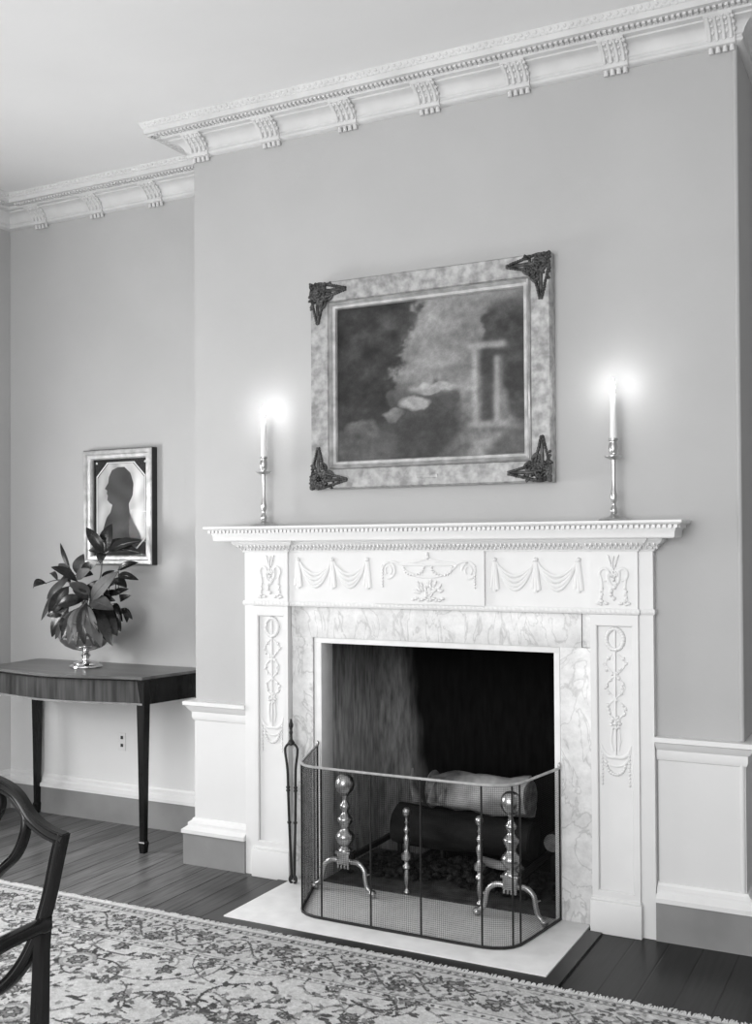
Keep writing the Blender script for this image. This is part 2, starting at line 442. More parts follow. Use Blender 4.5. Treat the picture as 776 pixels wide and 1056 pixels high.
def bracket(parent, p, d):
    """carved console over the cove: p wall point, d direction along the wall"""
    d = Vector(d); nrm = Vector((d.y, -d.x, 0)); T = Matrix.Translation(Vector((p[0], p[1], 0))) @ Matrix(((d.x, nrm.x, 0), (d.y, nrm.y, 0), (0, 0, 1))).to_4x4()
    m = MB()
    prof = [(.0, 2.996), (.030, 3.000), (.034, 3.012), (.030, 3.022), (.040, 3.034), (.054, 3.050), (.072, 3.060), (.088, 3.066), (.098, 3.074), (.098, 3.082), (0, 3.082)]
    def slab(x0, x1, pr):
        a = [m.b.verts.new(T @ Vector((x0, o, z))) for o, z in pr]; b = [m.b.verts.new(T @ Vector((x1, o, z))) for o, z in pr]
        m.b.faces.new(a); m.b.faces.new(b[::-1])
        for k in range(len(pr)): m.b.faces.new((a[k], b[k], b[(k + 1) % len(pr)], a[(k + 1) % len(pr)]))
    slab(-.046, .046, prof)
    for k in range(4):
        x = -.034 + k * .0227
        pts = [T @ Vector((x, o + .002, z)) for o, z in ((.032, 3.014), (.038, 3.030), (.050, 3.046), (.070, 3.059), (.090, 3.070))]
        m.tube(smoothpath(pts, 3), .007, 6)
        m.ell(T @ Vector((x, .041, 3.034)), (.0085, .006, .010), 1)
        m.ell(T @ Vector((x + .011, .060, 3.054)), (.008, .007, .008), 1); m.ell(T @ Vector((x + .011, .043, 3.038)), (.007, .007, .009), 1); m.ell(T @ Vector((x + .011, .082, 3.063)), (.008, .007, .007), 1); m.ell(T @ Vector((x, .072, 3.060)), (.009, .008, .007), 1); m.ell(T @ Vector((x, .036, 3.018)), (.008, .006, .008), 1)
        m.tube([T @ Vector((x, .016, 2.999)), T @ Vector((x, .012, 2.980))], [.007, .009], 8)
    return m.build('bracket', M['plaster'], parent, angle=45)
c1 = cornice('trim_7', [(0, D), (0, 0), (XR, 0), (XR, D)], [(-.15, -.0, XR + .15, 0), (0, D, 0, -.14), (XR, -.14, XR, D)])
for k in range(7): bracket(c1, (.046 + .3565 * k, 0), (1, 0, 0))
c2 = cornice('trim_8', [(LW, YF), (LW, D), (0, D)], [(LW + .16, D, -.002, D), (LW, -2.0, LW, D - .16)])
for x in (-.509, -.879, -1.25): bracket(c2, (x, D), (1, 0, 0))
bracket(c2, (LW, D - .25), (0, 1, 0))
c3 = cornice('trim_9', [(XR, D), (XW, D), (XW, YF)], [(XR + .17, D, XW - .16, D)])

# firebox lined inside the chimney
FB = .50
fm = MB()
fm.prism([(.6005, .090), (.6195, .090), (.603, FB), (.55, FB), (.55, D + .01), (.6005, D + .01)], 0, .965)
fm.prism([(1.6175, .090), (1.584, .090), (1.614, FB), (1.67, FB), (1.67, D + .01), (1.6175, D + .01)], 0, .965)
structure('trim_11', fm, M['cheek'], smooth=False); fm = MB()
fm.box(.55, 1.67, FB, FB + .06, 0, 1.3)
fm.box(.60, 1.618, .38, .384, .962, 1.3)
fm.box(.55, 1.67, D + .005, FB, 1.25, 1.3)
structure('wall_firebox', fm, M['soot'], smooth=False)
structure('trim_10', MB().box(.601, 1.617, .004, FB - .002, -.01, .009), M['brickdark'], smooth=False)

# ------------------------------------------------------------------ mantelpiece
X0, X1 = .2740, 1.9440          # outer strips
YB, YM = -.031, -.044           # backing face, breakfront face
mp = thing('mantelpiece', (MC, 0, 0), 'white carved wooden mantelpiece with swags framing the open fireplace', 'mantelpiece')
WH = M['white']
# backing: two jambs and the entablature board
MB().box(X0, .486, YB, -.0005, 0, 1.36).box(1.731, X1, YB, -.0005, 0, 1.36).box(.486, 1.731, YB, -.0005, 1.098, 1.36).build('backing_board', WH, mp, smooth=False)
PILX = ((.323, .489), (1.7285, 1.895))
for a, b in PILX:
    p = MB()
    yb = YB + .001
    fw = .019
    p.box(a, a + fw, YM, yb, .118, 1.0975).box(b - fw, b, YM, yb, .118, 1.0975).box(a + fw, b - fw, YM, yb, 1.062, 1.0975).box(a + fw, b - fw, YM, yb, .118, .142)
    # small ogee round the sunk panel
    for (q0, q1) in (((a + fw, .142), (a + fw, 1.062)), ((b - fw, .142), (b - fw, 1.062))):
        p.tube([(q0[0], YM + .005, q0[1]), (q1[0], YM + .005, q1[1])], .005, 6)
    for z in (.142, 1.062): p.tube([(a + fw, YM + .005, z), (b - fw, YM + .005, z)], .005, 6)
    pil = p.build('pilaster', WH, mp, angle=30)
    q = MB().box(a - .006, b + .006, YM - .012, yb, 0, .112, .002).box(a - .003, b + .003, YM - .006, yb, .112, .121, .002)
    q.build('plinth', WH, pil, angle=30)
    # carved trail: wreath, staff wound with ribbon, knot, swag and bead drops
    c = (a + b) / 2; y = YB - .002; o = MB(); FL = ((0, 1, 0), .55)
    for i in range(22):
        t = 2 * PI * i / 22
        o.ell((c + .030 * math.cos(t), y, 1.012 + .036 * math.sin(t)), (.009, .007, .010), 1, Matrix.Rotation(-t, 3, 'Y'))
    o.ell((c, y, 1.012), (.006, .005, .016), 1)
    o.tube([(c, y, 1.050), (c, y, .61)], .0042, 6)
    rnd = random.Random(5)
    for sgn in (1, -1):
        pts = []
        for i in range(29):
            t = i / 28; pts.append((c + sgn * .034 * math.sin(t * 2 * PI * 1.5 + .3) * (1 - .15 * t), y, .96 - .24 * t))
        o.tube(pts, .0034, 6, FL)
        for i in range(2, 28, 2):
            o.ell((pts[i][0] + rnd.uniform(-.006, .006), y, pts[i][2] + rnd.uniform(-.005, .005)), (.0055, .005, .0085), 1, Matrix.Rotation(rnd.uniform(-1, 1), 3, 'Y'))
    for i in range(9):
        t = 2 * PI * i / 9; o.ell((c + .015 * math.cos(t), y, .722 + .017 * math.sin(t)), (.007, .007, .007), 1)
    o.ell((c, y, .722), (.008, .009, .008), 1)
    for sgn in (1, -1):
        o.tube([(c + sgn * .012, y, .705), (c + sgn * .016, y, .66), (c + sgn * .010, y, .628)], .0035, 6, FL)
        o.tube(smoothpath([(c, y, .606), (c + sgn * .024, y, .606), (c + sgn * .044, y, .622), (c + sgn * .052, y, .648)], 5), [.007] * 11 + [.006, .005, .004, .003, .002][:5], 6, FL)
        for i in range(9): o.ell((c + sgn * .047, y, .612 - i * .0125), (.0045, .0045, .0052), 1)
    for i in range(13):
        t = PI * (i / 12); o.ell((c - .034 * math.cos(t), y, .586 - .040 * math.sin(t)), (.0065, .0055, .0065), 1)
    o.tube(arc(c, .600, .040, .026, 180, 360, y), .004, 6, FL)
    o.build('carved_trail', WH, pil, angle=60)

# frieze blocks, tablet, band
for a, b in PILX: MB().box(a, b, YM, YB + .001, 1.118, 1.318).build('frieze_block', WH, mp, smooth=False)
MB().box(MC - .228, MC + .226, YM, YB + .001, 1.118, 1.318).build('frieze_tablet', WH, mp, smooth=False)
bd = MB()
BAND = [(0, 1.0985), (.003, 1.0985), (.006, 1.103), (.007, 1.109), (.006, 1.115), (.003, 1.119), (0, 1.119)]
path = [(X0, 0), (X0, YB), (.323, YB), (.323, YM), (.489, YM), (.489, YB), (1.7285, YB), (1.7285, YM), (1.895, YM), (1.895, YB), (X1, YB), (X1, 0)]
bd.sweep(BAND, path)
for i in range(96):
    x = X0 + .006 + (X1 - X0 - .012) * i / 95; yy = YM if any(a <= x <= b for a, b in PILX) else YB
    bd.ell((x, yy - .006, 1.109), (.0085, .003, .0065), 1, Matrix.Rotation(.5, 3, 'Y'))
bd.build('frieze_bead', WH, mp, angle=40)
# bed moulding with leaf row, shelf with small dentils
bm_ = MB()
BED = [(0, 1.316), (.006, 1.316), (.008, 1.322), (.016, 1.330), (.022, 1.338), (.034, 1.346), (.040, 1.354), (.040, 1.362), (0, 1.362)]
bm_.sweep(BED, path)
for (x0, x1, yy) in ((X0 - .02, .323, YB), (.31, .50, YM), (.50, 1.715, YB), (1.715, 1.91, YM), (1.91, X1 + .02, YB)):
    n = max(2, int((x1 - x0) / .0165))
    for i in range(n):
        x = x0 + (x1 - x0) * (i + .5) / n
        bm_.ell((x, yy - .026, 1.341), (.0056, .008, .0115), 1, Matrix.Rotation(.5, 3, 'X'))
        bm_.ell((x + .008, yy - .017, 1.329), (.0040, .006, .0065), 1)
bm_.build('bed_moulding', WH, mp, angle=35)
sh = MB()
SP = [(X0, 0), (X0, YB), (X1, YB), (X1, 0)]
SHELF = [(-.05, 1.360), (.088, 1.360), (.092, 1.364), (.094, 1.384), (.098, 1.390), (.099, 1.401), (.108, 1.404), (.118, 1.408), (.122, 1.412), (.122, 1.420), (-.05, 1.420)]
sh.sweep(SHELF, SP)
sh.box(X0 - .02, X1 + .02, -.09, -.0005, 1.361, 1.4195)
nd = 104
for i in range(nd):
    x = X0 - .10 + (X1 - X0 + .20) * i / (nd - 1); sh.box(x - .0055, x + .0055, YB - .110, YB - .095, 1.3935, 1.406)
for sgn, xx in ((-1, X0), (1, X1)):
    for i in range(6):
        y = YB - .085 + i * .0185
        sh.box(min(xx + sgn * .095, xx + sgn * .110), max(xx + sgn * .095, xx + sgn * .110), y - .0055, y + .0055, 1.3935, 1.406)
sh.build('shelf', WH, mp, angle=30)
# swag panels
def swag_panel(x0, x1):
    o = MB(); y = YB - .003; FL = ((0, 1, 0), .55)
    W = x1 - x0; xs = [x0 + W * .06, x0 + W * .5, x0 + W * .94]; zt = 1.282
    for x in xs:
        o.ell((x, y, zt + .004), (.011, .008, .010), 1)
        for dx, l in ((-.008, .098), (0, .112), (.008, .104)):
            o.tube([(x + dx * .3, y, zt), (x + dx * .8, y, zt - .05), (x + dx * 1.5, y, zt - l)], [.005, .0075, .0085], 6, ((0, 1, 0), .7))
    for a, b in zip(xs[:-1], xs[1:]):
        for sag, r in ((.050, .0065), (.068, .0075), (.086, .0075), (.100, .006)):
            pts = []; k = (.100 - sag) / .05
            for i in range(17):
                t = i / 16; pts.append((a + .008 + (b - a - .016) * (t + .03 * math.sin(2 * PI * t)), y, zt - .004 - sag * (4 * t * (1 - t)) ** .75))
            o.tube(pts, [r * (.55 + .45 * math.sin(PI * i / 16)) for i in range(17)], 6, FL)
    return o.build('swag_relief', WH, mp, angle=60)
swag_panel(.512, .868); swag_panel(1.350, 1.706)
# urn tablet
def urn_tablet():
    o = MB(); y = YM - .002; c = MC; FL = ((0, 1, 0), .5)
    o.tube([(c - .120, y, 1.268), (c + .120, y, 1.268)], .006, 6, FL)
    o.tube(smoothpath([(c - .118, y, 1.266), (c - .085, y, 1.240), (c - .03, y, 1.222), (c + .03, y, 1.222), (c + .085, y, 1.240), (c + .118, y, 1.266)], 5), .005, 6, FL)
    o.tube(smoothpath([(c - .112, y, 1.272), (c - .05, y, 1.279), (c, y, 1.288), (c + .05, y, 1.279), (c + .112, y, 1.272)], 4), .004, 6, FL)
    o.ell((c, y, 1.296), (.009, .007, .011), 1); o.ell((c, y, 1.309), (.006, .005, .006), 1)
    for s in (-1, 1):
        for i in range(11):
            t = PI * i / 10; o.ell((c + s * (.058 - .042 * math.cos(t)), y, 1.258 - .030 * math.sin(t)), (.0058, .005, .0058), 1)
        o.tube(arc(c + s * .165, 1.246, .026, .030, -100, 180, y, 18), .005, 6, FL)
        o.tube(arc(c + s * .165, 1.246, .014, .016, -60, 240, y, 14), .004, 6, FL)
        for i in range(8): o.ell((c + s * .190, y, 1.262 - i * .011), (.005, .0045, .0055), 1)
        o.tube(smoothpath([(c + s * .116, y, 1.268), (c + s * .14, y, 1.278), (c + s * .165, y, 1.276)], 5), .005, 6, FL)
    rnd = random.Random(3)
    for i in range(26):
        a = rnd.uniform(-1.2, 1.2); r = rnd.uniform(.012, .062)
        o.ell((c + r * math.sin(a) * 1.05, y, 1.143 + abs(r * math.cos(a)) * 1.05), (.006, .006, .014), 1, Matrix.Rotation(a + rnd.uniform(-.3, .3), 3, 'Y'))
    for i in range(11): o.ell((c - .06 + i * .012, y, 1.137 + .004 * math.sin(i * 2)), (.009, .006, .006), 1)
    return o.build('urn_relief', WH, mp, angle=60)
urn_tablet()
for a, b in PILX:      # two-handled vase with drops on each end block
    o = MB(); c = (a + b) / 2; y = YM - .002; FL = ((0, 1, 0), .55)
    o.tube(smoothpath([(c, y, 1.250), (c - .003, y, 1.275), (c + .002, y, 1.300)], 4), .003, 6)
    for i in range(5):
        for s in (-1, 1): o.ell((c + s * (.006 + .0026 * i), y, 1.262 + .009 * i), (.003, .004, .008), 1, Matrix.Rotation(s * .6, 3, 'Y'))
    o.tube(smoothpath([(c - .020, y, 1.246), (c - .018, y, 1.215), (c - .006, y, 1.196), (c, y, 1.192), (c + .006, y, 1.196), (c + .018, y, 1.215), (c + .020, y, 1.246)], 4), .006, 6, FL)
    for i in range(8): o.ell((c - .014 + .004 * i, y, 1.240 - .004 * (i % 3)), (.006, .007, .008), 1)
    for i in range(6): o.ell((c + .010 * math.sin(i * 1.3), y, 1.218 - i * .013), (.008, .007, .008), 1)
    for s in (-1, 1):
        o.tube(arc(c + s * .032, 1.236, .017, .021, -100, 200, y, 16), .005, 6, FL)
        o.tube(smoothpath([(c + s * .045, y, 1.232), (c + s * .040, y, 1.19), (c + s * .047, y, 1.145)], 5), .0045, 6, FL)
        for i in range(6): o.ell((c + s * (.040 + .004 * (i % 2)), y, 1.188 - i * .011), (.006, .005, .006), 1)
        o.ell((c + s * .052, y, 1.136), (.010, .005, .006), 1); o.ell((c + s * .025, y, 1.136), (.010, .005, .006), 1)
    o.build('vase_relief', WH, mp, angle=60)
# marble surround with sunk slip
MB().box(.487, .585, -.010, -.0005, 0, .976, .0015).build('marble_jamb', M['marble'], mp, angle=30)
MB().box(1.6075, 1.7295, -.010, -.0005, 0, .976, .0015).build('marble_jamb', M['marble'], mp, angle=30)
MB().box(.487, 1.688, -.0125, -.0005, .9752, 1.0975, .0015).box(1.690, 1.7295, -.010, -.0005, .9775, 1.0975, .0015).build('marble_lintel', M['marble'], mp, angle=30)
sl = MB().box(.5885, .620, -.003, .088, 0, .953, .001).box(1.583, 1.6045, -.003, .088, 0, .953, .001).box(.5885, 1.6045, -.003, .088, .953, .9745, .001)
sl.build('marble_slip', M['slab'], mp, angle=30)

# ------------------------------------------------------------------ hearth
hh = thing('hearth', (MC, -.26, 0), 'pale marble hearth slab with dark wooden border set before the fireplace', 'hearth')
MB().box(.501, 1.713, -.508, -.0125, 0, .010, .0015).build('slab', M['slab'], hh, angle=30)
bo = MB().prism([(.449, -.562), (1.765, -.562), (1.714, -.509), (.500, -.509)], 0, .006)
bo.prism([(1.765, -.562), (1.765, -.060), (1.714, -.060), (1.714, -.509)], 0, .006).prism([(.449, -.562), (.500, -.509), (.500, -.060), (.449, -.060)], 0, .006)
bo.build('border_board', M['border'], hh, smooth=False)

# ------------------------------------------------------------------ rug
def make_rug():
    rx0, rx1, ry0, ry1 = -1.30, 3.30, -3.40, -.590
    root = thing('rug', ((rx0 + rx1) / 2, -2.0, 0), 'pale floral oriental rug with dark scrolling vines and fringed edge', 'rug')
    RES = .0045
    fx0, fx1, fy1, fy0 = rx0, rx1, ry1, -2.60
    W = int((fx1 - fx0) / RES); Hh = int((fy1 - fy0) / RES)
    A = np.full((Hh, W), .68)
    rnd = random.Random(11); nr = np.random.RandomState(4)
    def put(x, y, r, val, ring=None):
        cx = (x - fx0) / RES; cy = (fy1 - y) / RES; rr = r / RES
        i0, i1 = int(max(0, cx - rr - 1)), int(min(W, cx + rr + 2)); j0, j1 = int(max(0, cy - rr - 1)), int(min(Hh, cy + rr + 2))
        if i0 >= i1 or j0 >= j1: return
        X, Y = np.meshgrid(np.arange(i0, i1) - cx, np.arange(j0, j1) - cy); d = np.hypot(X, Y)
        m = d <= rr
        if ring: m &= d >= rr - ring / RES
        A[j0:j1, i0:i1][m] = val
    def petal(x, y, ang, l, wd, val):
        for i in range(9):
            t = i / 8; put(x + math.cos(ang) * l * t, y + math.sin(ang) * l * t, max(.002, wd * math.sin(PI * (.12 + .85 * t))), val)
    def flower(x, y, r, dark=.09, mid=.26):
        n = rnd.choice((5, 6, 8)); a0 = rnd.uniform(0, 6)
        for i in range(n): petal(x, y, a0 + 2 * PI * i / n, r, r * .34, dark)
        for i in range(n): petal(x, y, a0 + 2 * PI * i / n, r * .8, r * .20, mid)
        put(x, y, r * .36, dark); put(x, y, r * .22, .55)
    def vine(x, y, a, n, curl, th, val=.13, leaves=True):
        for i in range(n):
            x += math.cos(a) * .006; y += math.sin(a) * .006; a += curl * (1 + 1.2 * i / n)
            put(x, y, th, val)
            if leaves and i % 11 == 5:
                s = rnd.choice((-1, 1)); petal(x, y, a + s * 1.0, rnd.uniform(.018, .042), rnd.uniform(.005, .010), rnd.choice((.08, .11, .18, .30)))
        return x, y
    # soft worn tone
    for i in range(600): put(rnd.uniform(fx0, fx1), rnd.uniform(fy0, fy1), rnd.uniform(.01, .03), rnd.uniform(.56, .76))
    # field
    for i in range(900):
        x, y = rnd.uniform(fx0, fx1), rnd.uniform(fy0, -.88)
        ex, ey = vine(x, y, rnd.uniform(0, 2 * PI), rnd.randint(25, 75), rnd.choice((-1, 1)) * rnd.uniform(.015, .055), rnd.uniform(.0026, .0055), rnd.choice((.10, .14, .22, .34)))
        if rnd.random() < .6: flower(ex, ey, rnd.uniform(.018, .042))
    for i in range(3200):
        petal(rnd.uniform(fx0, fx1), rnd.uniform(fy0, -.87), rnd.uniform(0, 6.3), rnd.uniform(.014, .045), rnd.uniform(.004, .011), rnd.choice((.09, .14, .24, .34, .42, .72)))
    for i in range(76):
        x, y = rnd.uniform(fx0, fx1), rnd.uniform(fy0, -.95); r = rnd.uniform(.05, .085)
        for k in range(11): petal(x, y, 2 * PI * k / 11, r, r * .2, .11)
        put(x, y, r * .80, .38); put(x, y, r * .62, .58); flower(x, y, r * .5)
    # border: guard stripes and a meandering vine of palmettes
    yy = fy1 - np.arange(Hh) * RES
    bord = yy > -.845
    B = A[bord]; B[:] = .60; A[bord] = B
    for i in range(60): pass
    x = fx0; k = 0
    while x < fx1:
        flower(x, -.735 + .035 * (-1) ** k, .046, .09, .28)
        flower(x + .08, -.735 - .045 * (-1) ** k, .026, .12, .40)
        x += .155; k += 1
    for ph in (0, PI):
        x = fx0
        while x < fx1:
            put(x, -.735 + .062 * math.sin(2 * PI * x / .31 + ph), .0042, .14); x += .004
    for i in range(1900):
        petal(rnd.uniform(fx0, fx1), rnd.uniform(-.835, -.64), rnd.uniform(0, 6.3), rnd.uniform(.012, .030), rnd.uniform(.004, .008), rnd.choice((.09, .14, .24, .36, .70)))
    def stripe(y0, y1, v): A[(yy < y0) & (yy > y1)] = v
    stripe(-.590, -.600, .60); stripe(-.600, -.606, .16); stripe(-.624, -.630, .16); stripe(-.836, -.841, .26); stripe(-.868, -.872, .26)
    for y in (-.615, -.854):
        x = fx0; k = 0
        while x < fx1:
            put(x, y, .0075, .10 if k % 2 else .28); x += .026; k += 1
    A *= nr.uniform(.86, 1.10, A.shape)
    A = np.clip(A, .04, .8)
    xs = np.linspace(rx0, rx1, W); ys = np.concatenate([fy1 - np.arange(Hh) * RES, [ry0]])
    T = np.full((len(ys), len(xs)), .38); T[:Hh, :] = A
    def f(X, Y):
        Z = np.full_like(X, .008); return np.stack([X, Y, Z], -1)
    raster_grid('pile', M['rug'], xs, ys[::1], T, f, root)
    MB().box(rx0, rx1, ry0, ry1, .0002, .0075).build('backing', M['fringe'], root, smooth=False)
    fr = MB(); rnd = random.Random(8); x = rx0 + .01
    while x < rx1 - .01:
        if True:
            l = rnd.uniform(.020, .036); dx = rnd.uniform(-.010, .010)
            fr.tube([(x, ry1 - .001, .006), (x + dx * .4, ry1 + l * .55, .0075), (x + dx, ry1 + l, .0045)], [.0034, .0030, .0018], 5)
        x += .0062
    fr.build('fringe', M['fringe'], root)
make_rug()

# ------------------------------------------------------------------ fire screen
def make_screen():
    root = thing('fire_screen', (MC, -.2, .010), 'bowed wire mesh fire screen with brass top rail standing on the hearth', 'fire screen')
    zb, zt = .0175, .548
    p = [(.612, -.022), (.645, -.12), (.682, -.215), (.712, -.295), (.726, -.332), (.746, -.360), (.774, -.379), (.810, -.389), (.91, -.3915), (MC, -.393), (1.36, -.3925), (1.455, -.390), (1.492, -.383), (1.524, -.367),
         (1.547, -.345), (1.562, -.315), (1.574, -.25), (1.588, -.15), (1.600, -.07), (1.606, -.022)]
    dens = []
    for a, b in zip(p[:-1], p[1:]):
        n = max(1, int(math.dist(a, b) / .03))
        for k in range(n): dens.append((a[0] + (b[0] - a[0]) * k / n, a[1] + (b[1] - a[1]) * k / n))
    dens.append(p[-1])
    cum = [0]
    for a, b in zip(dens[:-1], dens[1:]): cum.append(cum[-1] + math.dist(a, b))
    L = cum[-1]
    def at(s):
        for i in range(len(cum) - 1):
            if cum[i + 1] >= s or i == len(cum) - 2:
                t = (s - cum[i]) / (cum[i + 1] - cum[i]); return (dens[i][0] + (dens[i + 1][0] - dens[i][0]) * t, dens[i][1] + (dens[i + 1][1] - dens[i][1]) * t)
    m = MB(); n = int(L / .0068)
    for i in range(n + 1):
        x, y = at(L * i / n); m.tube([(x, y, zb), (x, y, zt)], .00042, 4, caps=False)
    n = int((zt - zb) / .0068)
    for i in range(n + 1):
        z = zb + (zt - zb) * i / n; m.tube([(x, y, z) for x, y in dens], .00040, 4, caps=False)
    mesh = m.build('mesh_panel', M['wire'], root, smooth=False)
    MB().tube([(x, y, zt) for x, y in dens], .0048, 8).build('top_rail', M['silverleaf'], root)
    MB().tube([(x, y, zb - .002) for x, y in dens], .0052, 8).build('bottom_rail', M['iron'], root)
    def post(x, y, r=.0034): MB().tube([(x, y, zb), (x, y, zt)], r, 8).build('upright', M['iron'], root)
    for x, y in ((.612, -.022), (.722, -.32), (.834, -.3892), (1.048, -.3925), (1.244, -.3928), (1.461, -.389), (1.538, -.356), (1.566, -.300), (1.606, -.022)):
        # snap onto the path
        bx, by = min(dens, key=lambda q: (q[0] - x) ** 2 + (q[1] - y) ** 2); post(bx, by)
    for sx in (.612, 1.606): MB().lathe([(0, 0), (.006, 0), (.007, .006), (.004, .014), (0, .018)], (sx, -.022, zt + .003), 10).build('finial', M['brass'], root)
make_screen()

# ------------------------------------------------------------------ andirons
def andiron(x, y, label):
    r = thing('andiron', (x, y, .010), label, 'andiron', 'brass ball andirons')
    z0 = .010
    MB().lathe([(0, .372), (.012, .372), (.020, .377), (.031, .389), (.0365, .405), (.0375, .414), (.036, .426), (.030, .440), (.020, .449), (.008, .4535), (0, .455)], (x, y, z0), 28).build('ball_finial', M['brass'], r, angle=60)
    pr = [(0, .158), (.027, .158), (.027, .164), (.020, .170), (.016, .176), (.021, .182), (.031, .194), (.0365, .208), (.035, .220), (.026, .232), (.017, .240), (.016, .250), (.021, .256), (.021, .262), (.028, .272), (.030, .280), (.026, .288), (.018, .296), (.0125, .304),
          (.012, .314), (.019, .322), (.021, .330), (.017, .338), (.011, .346), (.0095, .362), (.013, .368), (.013, .373), (0, .373)]
    MB().lathe(pr, (x, y, z0), 26).build('turned_shaft', M['brass'], r, angle=50)
    b = MB().box(x - .026, x + .026, y - .022, y + .022, z0 + .108, z0 + .160, .003)
    for k in (-.021, -.007, .007, .021): b.box(x + k - .004, x + k + .004, y - .020, y - .008, z0 + .094, z0 + .110, .001)
    b.box(x - .032, x + .032, y - .026, y + .026, z0 + .150, z0 + .160, .002)
    b.build('plinth', M['brass'], r, angle=30)
    for s in (-1, 1):
        pts = smoothpath([(x + s * .020, y, z0 + .118), (x + s * .055, y - .004, z0 + .120), (x + s * .085, y - .008, z0 + .098), (x + s * .094, y - .012, z0 + .062), (x + s * .104, y - .014, z0 + .032), (x + s * .122, y - .016, z0 + .020)], 5)
        lg = MB().tube(pts, [.011] * 8 + [.0095] * (len(pts) - 8), 10).tube([(x + s * .092, y - .01, z0 + .078), (x + s * .112, y - .012, z0 + .086)], [.005, .002], 6).build('leg', M['brass'], r, angle=60)
        MB().ell((x + s * .126, y - .017, z0 + .0150), (.0165, .0165, .0148), 2).build('foot', M['brass'], lg, angle=80)
    MB().box(x - .009, x + .009, y + .018, .40, z0 + .112, z0 + .132, .002).box(x - .009, x + .009, .384, .402, z0, z0 + .12, .002).build('log_bar', M['iron'], r, angle=30)
andiron(.772, -.088, 'large brass ball andiron behind the left end of the fire screen')
andiron(1.447, -.088, 'large brass ball andiron behind the right end of the fire screen')
def small_andiron(x, y, label):
    r = thing('small_andiron', (x, y, .009), label, 'andiron', 'small inner andirons')
    z0 = .009
    MB().lathe([(0, .288), (.007, .288), (.013, .296), (.0158, .306), (.0155, .314), (.011, .322), (.004, .3255), (0, .326)], (x, y, z0), 20).build('ball_finial', M['brass'], r, angle=60)
    pr = [(0, 0), (.013, 0), (.013, .004), (.006, .010), (.006, .022), (.010, .040), (.012, .060), (.009, .080), (.008, .088), (.017, .094), (.017, .104), (.010, .110), (.010, .120), (.021, .128), (.022, .146), (.012, .154), (.008, .164), (.009, .176), (.013, .196), (.013, .206),
          (.007, .220), (.006, .228), (.012, .236), (.012, .242), (.006, .252), (.005, .262), (.008, .268), (.005, .276), (.006, .290), (0, .290)]
    MB().lathe(pr, (x, y, z0), 18).build('turned_shaft', M['brass'], r, angle=50)
    MB().box(x - .007, x + .007, y + .010, .36, z0 + .094, z0 + .108, .002).box(x - .007, x + .007, .346, .36, z0, z0 + .100, .002).build('log_bar', M['iron'], r, angle=30)
small_andiron(.985, .015, 'small turned brass andiron, the left of the inner pair before the logs')
small_andiron(1.285, .015, 'small turned brass andiron, the right of the inner pair before the logs')

# ------------------------------------------------------------------ logs and ash
def log(name, a, b, r0, r1, label, matk='bark', seed=1, endmat='logend', group='firewood logs', amp=1.0):
    rnd = random.Random(seed); A, B = Vector(a), Vector(b); n = 14
    root = thing(name, tuple((A + B) / 2), label, 'log', group)
    m = MB(); t = (B - A).normalized(); u = t.cross(Vector((0, 0, 1))).normalized(); v = t.cross(u); seg = 18; rings = []
    ph = [rnd.uniform(0, 6) for _ in range(4)]
    for i in range(n + 1):
        f = i / n; c = A.lerp(B, f); R = r0 + (r1 - r0) * f; rg = []
        for k in range(seg):
            an = 2 * PI * k / seg
            q = R * (1 + amp * .06 * math.sin(2 * an + ph[0] + f * 2) + amp * .045 * math.sin(5 * an + ph[1] + f * 7) + amp * .05 * math.sin(3 * an + ph[3] - f * 9) - (.25 * max(0, amp - 1) * max(0, 1 - f * 5)) + .02 * math.sin(9 * an + ph[2] + 11 * f))
            rg.append(m.b.verts.new(c + (u * math.cos(an) + v * math.sin(an)) * q))
        rings.append(rg)
    for i in range(n):
        for k in range(seg): m.b.faces.new((rings[i][k], rings[i][(k + 1) % seg], rings[i + 1][(k + 1) % seg], rings[i + 1][k]))
    m.b.faces.new(rings[0]); m.b.faces.new(rings[-1])
    m.build('bark', M[matk], root, angle=60)
    for c, s in ((A, -1), (B, 1)):
        e = MB(); e.lathe([(0, .004), ((r0 if s < 0 else r1) * .90, .004), ((r0 if s < 0 else r1) * .93, 0), (0, -.004)], c, 20, mat=(t * s).to_track_quat('Z', 'Y').to_matrix().to_4x4())
        e.build('cut_end', M[endmat], root, angle=40)
    return root
log('fire_log', (.86, .20, .218), (1.435, .19, .218), .077, .074, 'dark charred log lying across the andiron bars under the pale log', 'bark', 2, 'bark')
bl = log('fire_log', (1.02, .195, .372), (1.425, .185, .378), .080, .074, 'pale peeling log on top of the dark charred log', 'birch', 3, amp=1.8)
cu = MB()
for (x, h, wd, lean) in ((.985, .130, .020, -.02), (1.045, .085, .018, .02), (1.085, .070, .016, .03)):
    n = 7; vs = []
    for i in range(n):
        f = i / (n - 1); ww = wd * (1 - f) ** .7 + .001; z = .335 + h * f; y = .118 - .02 * math.sin(f * 3)
        vs.append([cu.b.verts.new(Vector((x + lean * f + q * ww, y - .010 * (1 - q * q) + dz, z))) for q, dz in ((-1, 0), (0, 0), (1, 0), (1, .004), (0, .004), (-1, .004))])
    for i in range(n - 1):
        for k in range(6): cu.b.faces.new((vs[i][k], vs[i][(k + 1) % 6], vs[i + 1][(k + 1) % 6], vs[i + 1][k]))
    cu.b.faces.new(vs[0]); cu.b.faces.new(vs[-1])
cu.build('bark_curl', M['birch'], bl, angle=60)
log('fire_log', (1.505, .20, .215), (1.53, .44, .200), .036, .040, 'dark log end-on at the right of the hearth with pale cut face', 'bark', 5)
log('kindling_stick', (1.262, .10, .142), (1.43, .07, .140), .0165, .014, 'thin pale stick lying across the bars before the charred log', 'birch', 6, group='kindling')
rnd = random.Random(21); am = MB()
